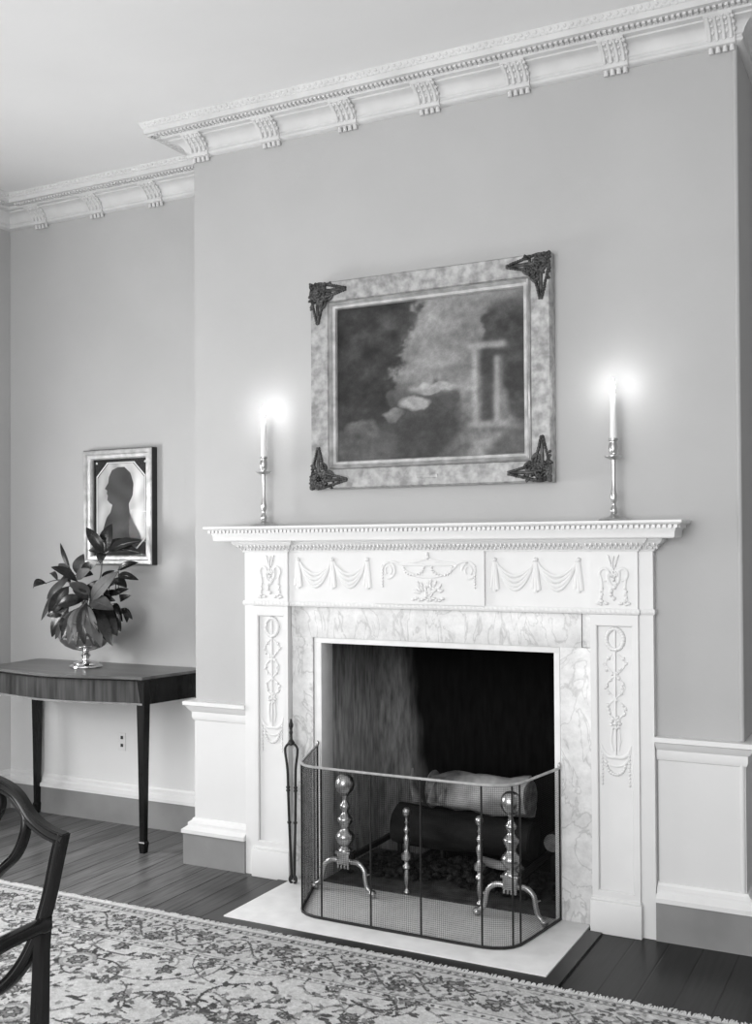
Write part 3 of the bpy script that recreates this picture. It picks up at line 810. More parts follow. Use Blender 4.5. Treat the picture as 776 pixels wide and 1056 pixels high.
for i in range(420):
    x = rnd.gauss(1.10, .22); y = rnd.uniform(.13, .44)
    if not (.64 < x < 1.56): continue
    h = .045 * math.exp(-((x - 1.1) / .28) ** 2); r = rnd.uniform(.008, .022)
    am.ell((x, y, .009 + rnd.uniform(0, h) + r * .4), (r * rnd.uniform(.8, 1.5), r, r * .7), 1, Matrix.Rotation(rnd.uniform(0, 3), 3, 'Z'))
ao = am.build('ash_bed', M['ash'], None, smooth=False); tag(ao, 'bed of dark ash and cinders under the logs in the firebox', 'ash'); ao['kind'] = 'stuff'

# ------------------------------------------------------------------ tongs leaning on the left pilaster
def tongs():
    b = Vector((.536, -.088, .011)); top = Vector((.512, -.060, .632)); ax = (top - b).normalized(); L = (top - b).length
    sd = Vector((1, 0, 0)); sd = (sd - ax * sd.dot(ax)).normalized(); nd = ax.cross(sd)
    R = Matrix(((sd.x, nd.x, ax.x), (sd.y, nd.y, ax.y), (sd.z, nd.z, ax.z))).to_4x4()
    root = thing('fire_tongs', tuple(b), 'black iron fire tongs leaning upright beside the left of the fireplace', 'tongs')
    P = lambda s, t: tuple(b + sd * s + ax * t)
    for s in (-1, 1):
        arm = MB().tube(smoothpath([P(s * .007, .012), P(s * .009, .10), P(s * .0135, .22), P(s * .017, .34), P(s * .019, .44), P(s * .028, .505), P(s * .026, .530), P(s * .006, .549)], 5), [.0052] * 30 + [.0048] * 6, 8)
        for t, w_ in ((.235, .014), (.36, .0175), (.372, .0175)): arm.lathe([(0, -.005), (.0075, -.004), (.0085, 0), (.0075, .004), (0, .005)], P(s * w_, t), 12, mat=R)
        a = arm.build('arm', M['iron'], root, angle=60)
        MB().tube(smoothpath([P(s * .007, .030), P(s * .014, .016), P(s * .012, .004), P(s * .004, .001)], 4), [.006] * 7 + [.005] * 6, 8).build('gripping_pad', M['iron'], a, angle=60)
    MB().lathe([(0, .535), (.013, .540), (.015, .548), (.010, .556), (.006, .562), (.005, .580), (.0075, .586), (.0075, .590), (.005, .595), (.0055, .603), (.009, .612), (.0095, .620), (.006, .629), (.003, .640), (0, .643)], b, 16, mat=R).build('handle', M['iron'], root, angle=50)
tongs()

# ------------------------------------------------------------------ candlesticks, candles
def candlestick(x, y, z, side):
    r = thing('candlestick', (x, y, z), 'slender brass candlestick with round foot on the %s end of the mantel shelf' % side, 'candlestick', 'mantel candlesticks')
    MB().lathe([(0, 0), (.052, 0), (.054, .004), (.050, .007), (.030, .012), (.014, .018), (.010, .024), (0, .024)], (x, y, z), 28).build('foot', M['brass'], r, angle=40)
    MB().lathe([(0, .022), (.009, .022), (.0125, .032), (.0125, .042), (.007, .050), (.006, .058), (.009, .066), (.0125, .080), (.0115, .092), (.0075, .108), (.0065, .150), (.0075, .196), (.008, .212), (0, .212)], (x, y, z), 18).build('stem', M['brass'], r, angle=50)
    MB().lathe([(0, .210), (.010, .210), (.024, .215), (.031, .221), (.031, .223), (.024, .218), (.0, .216)], (x, y, z), 24).build('drip_pan', M['brass'], r, angle=40)
    MB().lathe([(0, .216), (.008, .216), (.008, .224), (.014, .234), (.0165, .248), (.0155, .262), (.0125, .270), (.0135, .274), (.0165, .276), (.0165, .283), (.0120, .284), (.0120, .262), (0, .262)], (x, y, z), 20).build('candle_socket', M['brass'], r, angle=40)
    c = thing('candle', (x, y, z + .262), 'lit tapering white candle in the %s candlestick on the mantel' % side, 'candle', 'lit candles')
    top = .440
    MB().lathe([(0, .2625), (.0113, .2625), (.0105, .34), (.0088, top - .004), (.0070, top), (.003, top - .002), (0, top - .002)], (x, y, z), 18).build('wax', M['wax'], c, angle=50)
    MB().tube([(x, y, z + top - .004), (x, y, z + top + .006), (x + .0015, y, z + top + .011)], .0011, 6).build('wick', M['iron'], c)
    fl = MB().lathe([(0, top + .002), (.0050, top + .008), (.0072, top + .017), (.0062, top + .028), (.0034, top + .040), (0, top + .052)], (x, y, z), 14).build('flame', M['flame'], c, angle=80)
    ld = bpy.data.lights.new('candle_glow', 'POINT'); ld.energy = 0.52; ld.shadow_soft_size = .012
    lo = bpy.data.objects.new('candle_glow', ld); COL.objects.link(lo); lo.parent = c; lo.location = (0, -.018, top - .262 + .03)
candlestick(.392, -.066, 1.4202, 'left'); candlestick(1.822, -.066, 1.4202, 'right')

# ------------------------------------------------------------------ pictures
def frame_sweep(x0, x1, z0, z1, prof, yw, y_sign=-1):
    """prof: (inset from outer edge, depth out of the wall at yw); mitred rectangular frame"""
    m = MB(); cs = [(x0, z0, 1, 1), (x1, z0, -1, 1), (x1, z1, -1, -1), (x0, z1, 1, -1)]; rings = []
    for cx, cz, sx, sz in cs: rings.append([m.b.verts.new(Vector((cx + sx * i, yw - d, cz + sz * i))) for i, d in prof])
    k = len(prof)
    for a in range(4):
        A, B = rings[a], rings[(a + 1) % 4]
        for j in range(k): m.b.faces.new((A[j], B[j], B[(j + 1) % k], A[(j + 1) % k]))
    return m
def smooth_blob(X, Y, cx, cy, rx, ry, soft=.25, rot=0):
    dx, dy = X - cx, Y - cy; c, s = math.cos(rot), math.sin(rot); a = (dx * c + dy * s) / rx; b = (-dx * s + dy * c) / ry
    d = np.sqrt(a * a + b * b); return np.clip((1 + soft - d) / (2 * soft), 0, 1)
def painting():
    x0, x1, z0, z1 = .602, 1.597, 1.563, 2.383
    r = thing('painting', ((x0 + x1) / 2, 0, z0), 'large dark oil painting in worn gilt frame hanging above the mantel', 'painting')
    frame_sweep(x0, x1, z0, z1, [(0, .002), (0, .040), (.006, .050), (.076, .042), (.080, .036), (.080, .002)], 0).build('frame', M['gilt'], r, angle=25)
    frame_sweep(x0 + .0805, x1 - .0805, z0 + .0805, z1 - .0805, [(0, .006), (0, .038), (.006, .045), (.013, .038), (.016, .034), (.026, .032), (.030, .024), (.030, .006)], 0).build('inner_moulding', M['giltline'], r, angle=25)
    a0, a1, b0, b1 = x0 + .108, x1 - .108, z0 + .108, z1 - .108
    nx, ny = 260, 205; xs = np.linspace(a0, a1, nx); zs = np.linspace(b0, b1, ny); U, V = np.meshgrid(np.linspace(0, 1, nx), np.linspace(0, 1, ny))
    T = np.full(U.shape, .050)
    def mixin(mask, v): nonlocal T; T = T * (1 - mask) + v * mask
    rs = np.random.RandomState(9)
    def fbm(sc, oct=5):
        out = np.zeros(U.shape); amp = .5
        for o in range(oct):
            n = int(sc * 2 ** o) + 2; g = rs.rand(n, n); x = U * (n - 1.001); y = V * (n - 1.001); i, j = x.astype(int), y.astype(int); fx, fy = x - i, y - j
            fx = fx * fx * (3 - 2 * fx); fy = fy * fy * (3 - 2 * fy)
            out += amp * ((g[j, i] * (1 - fx) + g[j, i + 1] * fx) * (1 - fy) + (g[j + 1, i] * (1 - fx) + g[j + 1, i + 1] * fx) * fy); amp *= .5
        return out
    sg = lambda a, k: 1 / (1 + np.exp(-np.clip(a * k, -40, 40)))
    n1, n2, n3, n4 = fbm(3), fbm(5), fbm(9), fbm(16)
    # plain woodland landscape: cloudy sky, far hills, dark trees either side, pale stony path and boulders, dim foreground
    T = .085 + .20 * sg(n1 - .50 + .25 * (V - .6), 14) * (.6 + .8 * n3); mixin(sg(.52 - V, 40), .20 + .06 * n3)
    mixin(sg(.47 + .10 * (n1 - .5) + .03 * np.sin(U * 9) - V, 70), .085 + .05 * n4)
    mixin(sg(.40 + .06 * (n2 - .5) - V, 60), .055 + .05 * n4)
    left = sg(.36 + .22 * (V - .5) + .16 * (n2 - .5) + .14 * (n4 - .5) - U, 110); mixin(left, .022 + .075 * n3 * n2 * 2)
    right = sg(U - .80 + .20 * (n2 - .5) + .18 * (n4 - .5) + .10 * sg(.5 - V, 14), 100) * sg(V - .10, 30) * sg(.93 + .12 * (n3 - .5) - V + .1 * (U - .8), 40); mixin(right, .020 + .070 * n3 * n4 * 2)
    def blk(u0, u1, v0, v1, k=160): return sg(U - u0, k) * sg(u1 - U, k) * sg(V - v0, k) * sg(v1 - V, k)
    mixin(blk(.40, .72, .425, .445, 120), .34)                                   # strip of bright river
    for u0, u1, v0, v1, v in ((.50, .575, .44, .53, .26), (.575, .60, .44, .50, .13), (.515, .56, .53, .555, .20), (.535, .55, .44, .49, .03)): mixin(blk(u0, u1, v0, v1), v)   # far farmhouse
    mixin(sg(.19 + .05 * (n2 - .5) - V, 50), .075 + .06 * n4)
    path = sg(.085 * (1.5 - V * 1.6) - np.abs(U - .60 - .22 * np.sin(4.2 * V + .3)), 90) * sg(.46 - V, 60); mixin(path, .17 + .16 * n4)
    for cx, cy, rx, ry, v in ((.42, .34, .085, .045, .30), (.55, .43, .11, .030, .32), (.30, .28, .05, .035, .18), (.80, .26, .12, .15, .20), (.76, .40, .08, .08, .27), (.88, .20, .09, .06, .15), (.13, .21, .08, .06, .13)):
        b_ = smooth_blob(U + .10 * (n2 - .5), V + .10 * (n3 - .5), cx, cy, rx, ry, .22); mixin(b_, v * (.55 + .9 * n4) * (.75 + .5 * sg(V - cy, 20)))
    for u0, u1, v0, v1, v in ((.735, .765, .20, .66, .40), (.765, .780, .20, .66, .17), (.845, .875, .20, .60, .36), (.875, .888, .20, .60, .15), (.715, .905, .655, .69, .33), (.70, .92, .17, .21, .30), (.78, .845, .21, .65, .055)): mixin(blk(u0, u1, v0, v1) * (.8 + .3 * n4), v)   # ruined stone doorway
    mixin(sg(.27 - V, 30) * sg(.62 - np.abs(U - .52) * 3, 12) * .6, .030)
    rg = np.random.RandomState(2); T *= rg.uniform(.9, 1.1, T.shape) * (.78 + .44 * fbm(30, 3) / .9)
    raster_grid('canvas', M['canvas'], xs, zs, np.clip((T - .02) * 1.15, .006, .6), lambda X, Z: np.stack([X, np.full_like(X, -.018), Z], -1), r)
    rnd = random.Random(4)
    for cx, cz, sx, sz in ((x0, z0, 1, 1), (x1, z0, -1, 1), (x1, z1, -1, -1), (x0, z1, 1, -1)):
        o = MB(); FL = ((0, 1, 0), .6); q = lambda u, v: (cx + sx * u, -.050, cz + sz * v)
        o.tube([q(.040 + .024 * math.cos(t), .040 + .024 * math.sin(t)) for t in [2 * PI * i / 20 for i in range(20)]], .007, 6, FL, closed=True)
        for i in range(7):
            t = 2 * PI * i / 7; o.ell(q(.040 + .013 * math.cos(t), .040 + .013 * math.sin(t)), (.007, .007, .007), 1)
        o.ell(q(.040, .040), (.008, .010, .008), 1)
        for sw in (0, 1):
            f = (lambda u, v: q(u, v)) if sw == 0 else (lambda u, v: q(v, u))
            o.tube(smoothpath([f(.010, .012), f(.045, .004), f(.080, .012), f(.098, .004)], 5), .0055, 6, FL)
            o.tube(smoothpath([f(.060, .060), f(.085, .072), f(.102, .058), f(.090, .044), f(.078, .052)], 5), .005, 6, FL)
            for i in range(11):
                u = .066 + i * .0095; wv = .034 * (1 - i / 11.5)
                for s in (-1, 1):
                    p = f(u, .036 + s * wv * .8); dirx = (sx if sw == 0 else 0); ang = rnd.uniform(-.5, .5)
                    o.ell(p, (.0085, .007, .006) if sw == 0 else (.006, .007, .0085), 1, Matrix.Rotation(ang + s * .4, 3, 'Y'))
            o.tube([f(.064, .036), f(.12, .036), f(.160, .038)], [.008, .006, .003], 6, FL)
        for i in range(70): o.ell(q(*(lambda a_, r_: (.004 + r_ * math.cos(a_), .004 + r_ * math.sin(a_)))(rnd.uniform(0, PI / 2), rnd.uniform(.0, .105))) if i % 2 else q(rnd.uniform(.0, .078), rnd.uniform(.008, .072)), (.009, .008, .006), 1, Matrix.Rotation(rnd.uniform(0, 3), 3, 'Y'))
        o.build('corner_ornament', M['tarnish'], r, angle=60)
    pl = MB(); 
    pl.box(MC - .045, MC + .045, -.0505, -.044, z0 + .030, z0 + .044, .001)
    pl.build('name_plate', M['gilt'], r, angle=30)
painting()

def silhouette():
    x0, x1, z0, z1 = -.947, -.517, 1.254, 1.818; yw = D
    r = thing('silhouette_picture', ((x0 + x1) / 2, yw, z0), 'small framed dark profile silhouette with black octagonal mat above the side table', 'picture')
    frame_sweep(x0, x1, z0, z1, [(.001, .002), (.001, .040), (.006, .044), (.020, .044), (.026, .036), (.040, .034), (.046, .026), (.046, .008)], yw).build('frame', M['silverleaf'], r, angle=25)
    frame_sweep(x0 - .0015, x1 + .0015, z0 - .0015, z1 + .0015, [(0, .001), (0, .038), (.0022, .038), (.0022, .001)], yw).build('frame_edge', M['framedark'], r, angle=25)
    a0, a1, b0, b1 = x0 + .044, x1 - .044, z0 + .044, z1 - .044; nx, ny = 190, 270
    xs = np.linspace(a0, a1, nx); zs = np.linspace(b0, b1, ny); U, V = np.meshgrid(np.linspace(0, 1, nx), np.linspace(0, 1, ny))
    asp = (b1 - b0) / (a1 - a0); X = U; Y = V * asp
    def octa(mx):
        c = .20; return (X > mx) & (X < 1 - mx) & (Y > mx) & (Y < asp - mx) & (X + Y > mx * 2 + c) & (1 - X + Y > mx * 2 + c) & (X + asp - Y > mx * 2 + c) & (1 - X + asp - Y > mx * 2 + c)
    T = np.full(X.shape, .010); T[octa(.050)] = .70; T[octa(.064)] = .012; 
    inner = octa(.072); streak = .60 + .16 * np.sin(X * 23 + 2 * np.sin(Y * 4)) * np.sin(Y * 7 + X * 5); T[inner] = (streak * (.55 + .55 * X))[inner]
    poly = [(.45, 1.27), (.34, 1.23), (.28, 1.13), (.27, 1.05), (.205, .965), (.25, .94), (.24, .895), (.262, .865), (.25, .80), (.30, .755), (.345, .73), (.31, .62), (.24, .55), (.18, .40), (.12, .12), (.90, .12), (.87, .28), (.76, .46), (.66, .62), (.65, .74), (.72, .86), (.735, 1.03), (.68, 1.18), (.57, 1.27)]
    ins = np.zeros(X.shape, bool)
    for (xa, ya), (xb, yb) in zip(poly, poly[1:] + poly[:1]):
        cr = ((ya > Y) != (yb > Y)) & (X < (xb - xa) * (Y - ya) / (yb - ya + 1e-9) + xa); ins ^= cr
    mot = .035 + .022 * np.sin(X * 9 + 2 * np.sin(Y * 7)) * np.sin(Y * 8 + X * 4) + .03 * X; T[ins & inner] = mot[ins & inner]
    for du in (.055, .945): T[smooth_blob(X, Y, du, asp - .055, .016, .016, .1) > .5] = .6
    raster_grid('print', M['print'], xs, zs, T, lambda A, Z: np.stack([A, np.full_like(A, yw - .012), Z], -1), r)
    MB().box(a0, a1, yw - .0205, yw - .0185, b0, b1).build('glass_pane', M['glass'], r, smooth=False)
silhouette()

# ------------------------------------------------------------------ side table
def side_table():
    r = thing('side_table', (-.75, .17, 0), 'bow-fronted mahogany side table standing in the recess left of the fireplace', 'table')
    ZT = .772; xl, xr = -1.235, -.278
    def front(x, off=0.0):
        t = (x - xl) / (xr - xl)
        return -.018 - off - .072 * (0.5 - 0.5 * math.cos(2 * PI * min(1, max(0, t)))) ** .8
    n = 36
    def outline(off, back):
        f = [(xl - off + (xr - xl + 2 * off) * i / n, front(xl + (xr - xl) * i / n, off)) for i in range(n + 1)]
        return f + [(xr + .066 + off, back), (xl - .040 - off, back)]
    m = MB().prism(outline(.006, .378), ZT - .012, ZT)
    m.build('table_top', M['tabletop'], r, angle=30)
    m = MB().prism(outline(.010, .378), ZT - .0185, ZT - .0125); m.build('top_edge', M['mahogany'], r, angle=30)
    # apron: front shell and two ends
    fo = [(xl + .004 + (xr - xl - .008) * i / n, front(xl + (xr - xl) * i / n, -.006)) for i in range(n + 1)]
    fi = [(x, y + .020) for x, y in reversed(fo)]
    MB().prism(fo + fi, .656, ZT - .019).build('front_apron', M['apron'], r, angle=30)
    MB().prism([(x, y - .0015) for x, y in fo] + fi, .647, .6555).build('stringing', M['stringing'], r, angle=30)
    MB().prism([(xr - .024, .012), (xr - .004, .012), (xr + .058, .370), (xr + .038, .370)], .647, ZT - .019).build('side_apron', M['mahogany'], r, smooth=False)
    MB().prism([(xl + .004, .012), (xl + .024, .012), (xl - .010, .370), (xl - .030, .370)], .647, ZT - .019).build('side_apron', M['mahogany'], r, smooth=False)
    def leg(x, y):
        m = MB(); pr = [(0, .0125), (.006, .013), (.045, .0165), (.050, .0135), (.056, .0125), (.40, .0165), (.647, .0205), (ZT - .0195, .0215)]; rings = []
        for z, h in pr: rings.append([m.b.verts.new(Vector((x + a * h, y + b * h, z))) for a, b in ((-1, -1), (1, -1), (1, 1), (-1, 1))])
        for a, b in zip(rings[:-1], rings[1:]):
            for k in range(4): m.b.faces.new((a[k], a[(k + 1) % 4], b[(k + 1) % 4], b[k]))
        m.b.faces.new(rings[0]); m.b.faces.new(rings[-1]); m.build('leg', M['mahogany'], r, smooth=False)
    leg(xr - .014, .008); leg(xl + .014, .008); leg(xl - .012, .335); leg(xr + .050, .344)
side_table()

# ------------------------------------------------------------------ footed silver bowl with magnolia branches
VX, VY, VZ = -.775, .175, .7722
vb = thing('footed_bowl', (VX, VY, VZ), 'polished silver footed bowl holding magnolia branches on the side table', 'bowl')
MB().lathe([(0, 0), (.074, 0), (.078, .004), (.076, .010), (.062, .014), (.058, .022), (.040, .028), (.022, .034), (0, .034)], (VX, VY, VZ), 32).build('foot', M['silver'], vb, angle=40)
MB().lathe([(0, .030), (.020, .030), (.015, .040), (.017, .050), (.024, .056), (.017, .062), (.014, .072), (.020, .080), (0, .080)], (VX, VY, VZ), 24).build('stem', M['silver'], vb, angle=50)
MB().lathe([(0, .078), (.030, .079), (.065, .088), (.098, .104), (.120, .126), (.130, .150), (.126, .172), (.118, .190), (.122, .200), (.119, .201), (.114, .190), (.122, .170), (.125, .150), (.115, .130), (.095, .110), (.06, .096), (0, .092)], (VX, VY, VZ), 36).build('bowl', M['silver'], vb, angle=50)
def leaf(m, base, tip, wd, up, bend=.02, fold=.25, yb=0.0):
    """ovate leaf between base and tip, blade normal towards up, arching by bend"""
    B, T = Vector(base), Vector(tip); ax = (T - B); L = ax.length; ax.normalize(); U = Vector(up); U = (U - ax * U.dot(ax)).normalized(); sd = ax.cross(U)
    n = 9; rows = []
    for i in range(n + 1):
        f = i / n; c = B + ax * L * f + U * bend * 4 * f * (1 - f)
        ww = wd * .5 * max(.02, math.sin(PI * min(1, f ** .85 * .98 + .01)) ** .8) if 0 < i < n else wd * .03
        row = []
        for s in (-1, -.5, 0, .5, 1): row.append(c + sd * ww * s + U * abs(s) * ww * fold * (1.3 if abs(s) == .5 else 1.0))
        rows.append(row)
    th = .0012
    top = [[m.b.verts.new(p + U * th) for p in r] for r in rows]; bot = [[m.b.verts.new(p - U * th) for p in r] for r in rows]
    for i in range(n):
        for k in range(4):
            m.b.faces.new((top[i][k], top[i + 1][k], top[i + 1][k + 1], top[i][k + 1])); m.b.faces.new((bot[i][k], bot[i][k + 1], bot[i + 1][k + 1], bot[i + 1][k]))
        for k in (0, 4): m.b.faces.new((top[i][k], bot[i][k], bot[i + 1][k], top[i + 1][k]))
    for i in (0, n): m.b.faces.new([top[i][k] for k in range(5)] + [bot[i][k] for k in reversed(range(5))])
    # midrib
    m.tube([B + ax * L * f + U * (bend * 4 * f * (1 - f) + .0015) for f in (0, .25, .5, .75, .97)], [.0022, .0020, .0017, .0013, .0006], 5)
CAMV = Vector((2.77, -3.68, 1.34))
def P5(u, v, dy=0.0):
    # sprig chart: u to the right, v downwards, in chart units of about a millimetre, around the bowl's axis
    return (VX + (u - 398) * .00109 - .92 * dy, VY + dy, 1.128 - (v - 500) * .00083 - .06 * dy)
BR = []
def branch(label, hub, leaves, dyh=0.0):
    """hub: list of chart points of the stem from the bowl mouth; leaves: (base u,v, tip u,v, width, shade, dy base, dy tip)"""
    root = thing('magnolia_branch', (VX, VY, VZ + .15), label, 'branch', 'magnolia branches in the silver bowl')
    pts = [(VX + (P5(*hub[0])[0] - VX) * .3, VY + dyh * .2, VZ + .150)] + [P5(u, v, dyh * (i + 1) / len(hub)) for i, (u, v) in enumerate(hub)]
    sp = smoothpath(pts, 6); MB().tube(sp, [.0045 - .0025 * i / len(sp) for i in range(len(sp))], 7).build('stem', M['twig'], root)
    for shade in ('d', 'p'):
        sel = [l for l in leaves if l[5] == shade]
        if not sel: continue
        m = MB(); rnd = random.Random(len(BR) + 3)
        for (bu, bv, tu, tv, wd, s_, d0, d1) in sel:
            b, t = Vector(P5(bu, bv, d0)), Vector(P5(tu, tv, d1))
            up = (CAMV - b).normalized() + Vector((rnd.uniform(-.6, .3), rnd.uniform(-.3, .3), rnd.uniform(.1, .8)))
            leaf(m, b, t, wd * .00105, up, rnd.uniform(.008, .022), rnd.uniform(.10, .35))
            near = min(sp, key=lambda q: (Vector(q) - b).length)
            m.tube([near, (Vector(near) + b) / 2 + Vector((0, 0, -.004)), b], .0022, 5)
        m.build('foliage' if shade == 'd' else 'pale_foliage', M['leaf' if shade == 'd' else 'leafpale'], root, angle=50)
    BR.append(root)
branch('tall magnolia branch with upright tuft of dark leaves before the framed silhouette', [(430, 500), (478, 420), (490, 330), (500, 280)], [
    (500, 272, 402, 135, 52, 'd', .0, -.03), (508, 270, 545, 112, 78, 'd', .01, .02), (520, 272, 706, 212, 62, 'd', .0, -.02), (530, 265, 700, 285, 60, 'd', -.01, -.05), (495, 280, 478, 340, 42, 'd', -.01, -.05), (500, 275, 430, 250, 60, 'd', .02, .06), (515, 275, 600, 190, 50, 'd', .02, .06)], -.01)
branch('magnolia branch with narrow leaf pointing straight up at the left of the bowl', [(390, 500), (350, 440), (310, 380)], [
    (306, 372, 252, 222, 22, 'd', -.02, -.03), (345, 440, 200, 362, 48, 'd', -.03, -.06), (320, 400, 240, 340, 42, 'p', .0, .02), (350, 400, 385, 282, 56, 'p', .01, .02), (372, 385, 470, 322, 44, 'd', .0, -.02), (345, 420, 425, 370, 46, 'p', -.02, -.04), (370, 420, 440, 400, 60, 'd', .02, .02)], -.03)
branch('magnolia branch reaching farthest left with a small drooping end leaf', [(370, 510), (290, 440), (220, 436), (170, 452)], [
    (165, 452, 92, 484, 42, 'd', -.02, -.03), (235, 436, 190, 400, 26, 'p', -.02, .0), (300, 420, 175, 545, 36, 'p', -.03, -.06), (260, 440, 142, 668, 30, 'p', -.04, -.07), (300, 470, 190, 640, 64, 'd', -.05, -.08), (310, 440, 260, 420, 40, 'd', .0, .01)], -.02)
branch('magnolia branch with broad leaves drooping over the left side of the bowl', [(380, 540), (330, 520), (290, 560)], [
    (300, 600, 176, 640, 56, 'd', -.05, -.09), (385, 545, 238, 585, 66, 'd', -.08, -.12), (300, 590, 205, 760, 70, 'd', -.06, -.08), (300, 620, 275, 750, 56, 'd', -.08, -.10), (420, 515, 305, 452, 58, 'p', -.09, -.08), (412, 545, 325, 488, 46, 'd', -.10, -.11), (340, 600, 225, 770, 44, 'p', -.08, -.10), (350, 640, 300, 745, 56, 'd', -.09, -.11)], -.05)
branch('magnolia branch hanging long leaves down over the front of the bowl', [(395, 540), (398, 560)], [
    (360, 590, 262, 770, 54, 'd', -.10, -.14), (375, 600, 345, 800, 50, 'd', -.12, -.155), (350, 600, 300, 790, 44, 'p', -.11, -.15),
    (395, 568, 392, 790, 62, 'd', -.12, -.155), (385, 572, 335, 765, 56, 'p', -.12, -.15), (400, 575, 470, 780, 62, 'p', -.12, -.15), (380, 580, 300, 745, 50, 'p', -.11, -.14), (420, 590, 440, 790, 50, 'd', -.12, -.15), (440, 600, 505, 760, 48, 'd', -.11, -.14)], -.11)
branch('magnolia branch with two pale broad leaves facing out at centre right of the bowl', [(410, 530), (425, 545)], [
    (428, 545, 575, 385, 66, 'p', -.09, -.10), (430, 555, 548, 595, 72, 'p', -.10, -.12), (430, 530, 560, 440, 46, 'd', -.06, -.05), (470, 480, 530, 520, 40, 'd', -.06, -.08), (420, 530, 480, 430, 66, 'd', -.03, -.02)], -.08)
branch('magnolia branch of big dark leaves drooping over the right side of the bowl', [(430, 560), (470, 575)], [
    (470, 600, 540, 790, 52, 'd', -.10, -.145), (450, 610, 480, 800, 50, 'p', -.11, -.155),
    (440, 588, 570, 735, 92, 'd', -.09, -.11), (540, 570, 590, 715, 54, 'd', -.06, -.08), (560, 560, 600, 660, 46, 'd', -.04, -.06), (470, 560, 520, 690, 66, 'd', -.08, -.10), (590, 590, 655, 645, 34, 'd', -.02, -.03), (500, 700, 528, 780, 34, 'd', -.08, -.10), (610, 600, 625, 665, 26, 'd', -.02, -.03)], -.06)
branch('magnolia branch with thin leaves spreading far right of the bowl', [(440, 510), (520, 470), (590, 440)], [
    (580, 372, 688, 330, 36, 'd', .0, .01), (580, 402, 688, 428, 36, 'd', .0, -.02), (545, 430, 625, 472, 54, 'd', .0, -.02), (560, 512, 635, 478, 30, 'd', -.02, -.03), (590, 540, 648, 515, 32, 'd', -.02, -.03), (490, 420, 560, 375, 36, 'd', .02, .03), (520, 520, 600, 500, 34, 'd', -.03, -.04), (490, 530, 560, 545, 40, 'd', -.05, -.06)], .0)

# ------------------------------------------------------------------ wall outlet behind the table
ou = thing('wall_outlet', (-.731, D - .004, .345), 'small pale wall outlet with two dark slots low on the recess wall behind the table', 'outlet')
MB().box(-.752, -.710, D - .0085, D - .0042, .345, .432, .002).build('face_plate', M['dado'], ou, angle=30)
for z in (.410, .372): MB().box(-.739, -.723, D - .0095, D - .0086, z - .008, z + .008, .001).build('socket', M['slot'], ou, angle=30)

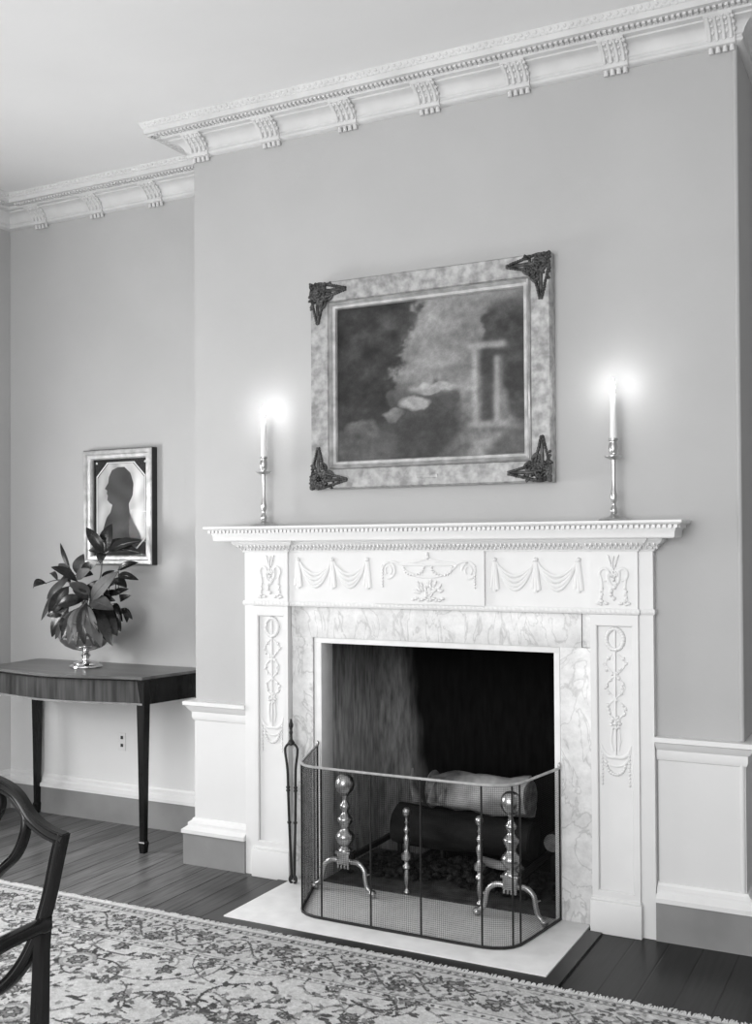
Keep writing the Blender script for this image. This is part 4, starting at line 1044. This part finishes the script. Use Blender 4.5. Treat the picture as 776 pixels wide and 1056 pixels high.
# ------------------------------------------------------------------ shield-back armchair in the foreground
def armchair():
    cx, y0 = 1.191, -2.300
    r = thing('armchair', (cx, y0 - .2, .009), 'dark mahogany shield-back armchair on the rug in the left foreground', 'chair')
    MH = M['mahogany']
    def yy(z): return y0 + .10 * (z - .69)          # back rakes a little
    Q = lambda x, z, dy=0: (cx + x, yy(z) + dy, z)
    def moulded(path, wdt, dep):
        """rail with a reeded front: wide bar plus three raised reeds"""
        m = MB(); n = len(path)
        P = [Vector(p) for p in path]; rings = []
        sec = [(-.5, .5), (-.5, -.30), (-.40, -.48), (-.26, -.34), (-.12, -.50), (0, -.56), (.12, -.50), (.26, -.34), (.40, -.48), (.5, -.30), (.5, .5)]
        for i in range(n):
            t = (P[min(i + 1, n - 1)] - P[max(i - 1, 0)]).normalized(); s = t.cross(Vector((0, 1, 0))).normalized()
            ww = wdt[i] if isinstance(wdt, list) else wdt
            rings.append([m.b.verts.new(P[i] + s * a * ww + Vector((0, 1, 0)) * b * dep) for a, b in sec])
        k = len(sec)
        for a, b in zip(rings[:-1], rings[1:]):
            for j in range(k): m.b.faces.new((a[j], a[(j + 1) % k], b[(j + 1) % k], b[j]))
        m.b.faces.new(rings[0]); m.b.faces.new(rings[-1]); return m
    crest = smoothpath([Q(-.246, .834), Q(-.205, .843), Q(-.165, .862), Q(-.125, .897), Q(-.075, .914), Q(0, .920), Q(.075, .914), Q(.125, .897), Q(.165, .862), Q(.205, .843), Q(.246, .834)], 6)
    moulded(crest, .023, .018).build('crest_rail', MH, r, angle=35)
    for s in (-1, 1):
        st = smoothpath([Q(s * .240, .846), Q(s * .231, .80), Q(s * .218, .73), Q(s * .200, .672), Q(s * .172, .618), Q(s * .130, .572), Q(s * .070, .540), Q(0, .530)], 6)
        moulded(st, .022, .018).build('shield_side', MH, r, angle=35)
        lp = smoothpath([Q(s * .118, .895), Q(s * .150, .868), Q(s * .153, .835), Q(s * .135, .795), Q(s * .095, .760), Q(s * .050, .715), Q(s * .020, .640), Q(s * .010, .545)], 6)
        moulded(lp, .016, .014).build('splat_loop', MH, r, angle=35)
        lp = smoothpath([Q(s * .075, .912), Q(s * .092, .880), Q(s * .075, .845), Q(s * .030, .800), Q(0, .740)], 6)
        moulded(lp, .012, .013).build('splat_loop', MH, r, angle=35)
        # rear leg and stump
        lg = MB(); rings = []
        for (z, x, y, hw, hd) in ((.009, .182, .085, .012, .014), (.20, .188, .030, .013, .015), (.42, .196, .004, .014, .016), (.54, .203, .000, .0135, .015), (.64, .207, .0, .0125, .013), (.700, .212, .002, .012, .011)):
            rings.append([lg.b.verts.new(Vector((cx + s * x + a * hw, y0 + y + b * hd, z))) for a, b in ((-1, -.6), (-.6, -1), (.6, -1), (1, -.6), (1, .6), (.6, 1), (-.6, 1), (-1, .6))])
        for a, b in zip(rings[:-1], rings[1:]):
            for k in range(8): lg.b.faces.new((a[k], a[(k + 1) % 8], b[(k + 1) % 8], b[k]))
        lg.b.faces.new(rings[0]); lg.b.faces.new(rings[-1]); lg.build('rear_leg', MH, r, angle=40)
        fl = MB(); rings = []
        for (z, h) in ((.009, .014), (.06, .016), (.38, .022), (.455, .023)): rings.append([fl.b.verts.new(Vector((cx + s * .235 + a * h, y0 - .46 + b * h, z))) for a, b in ((-1, -1), (1, -1), (1, 1), (-1, 1))])
        for a, b in zip(rings[:-1], rings[1:]):
            for k in range(4): fl.b.faces.new((a[k], a[(k + 1) % 4], b[(k + 1) % 4], b[k]))
        fl.b.faces.new(rings[0]); fl.b.faces.new(rings[-1]); fl.build('front_leg', MH, r, smooth=False)
        ar = smoothpath([(cx + s * .212, y0 + .002, .686), (cx + s * .215, y0 - .040, .688), (cx + s * .221, y0 - .12, .686), (cx + s * .240, y0 - .24, .670), (cx + s * .252, y0 - .335, .650), (cx + s * .240, y0 - .375, .648)], 6)
        a_ = MB().tube(ar, [.018] * 3 + [.0155] * (len(ar) - 3), 10, ((0, 0, 1), .8)).build('arm', MH, r, angle=60)
        MB().tube(smoothpath([(cx + s * .240, y0 - .365, .640), (cx + s * .236, y0 - .345, .58), (cx + s * .232, y0 - .30, .50), (cx + s * .232, y0 - .29, .42)], 6), .015, 8).build('arm_support', MH, a_, angle=60)
    fan = MB().ell(Q(0, .56, -.006), (.040, .012, .030), 2)
    fan.build('shoe_rosette', MH, r, angle=60)
    MB().prism([(cx - .20, y0 - .02), (cx - .255, y0 - .48), (cx + .255, y0 - .48), (cx + .20, y0 - .02)], .385, .440).build('seat_rail', MH, r, smooth=False)
    sm = MB().prism([(cx - .185, y0 - .035), (cx - .240, y0 - .47), (cx + .240, y0 - .47), (cx + .185, y0 - .035)], .4405, .478)
    bmesh.ops.bevel(sm.b, geom=list(sm.b.edges), offset=.014, segments=3, affect='EDGES'); sm.build('seat', M['seat'], r, angle=40)
armchair()
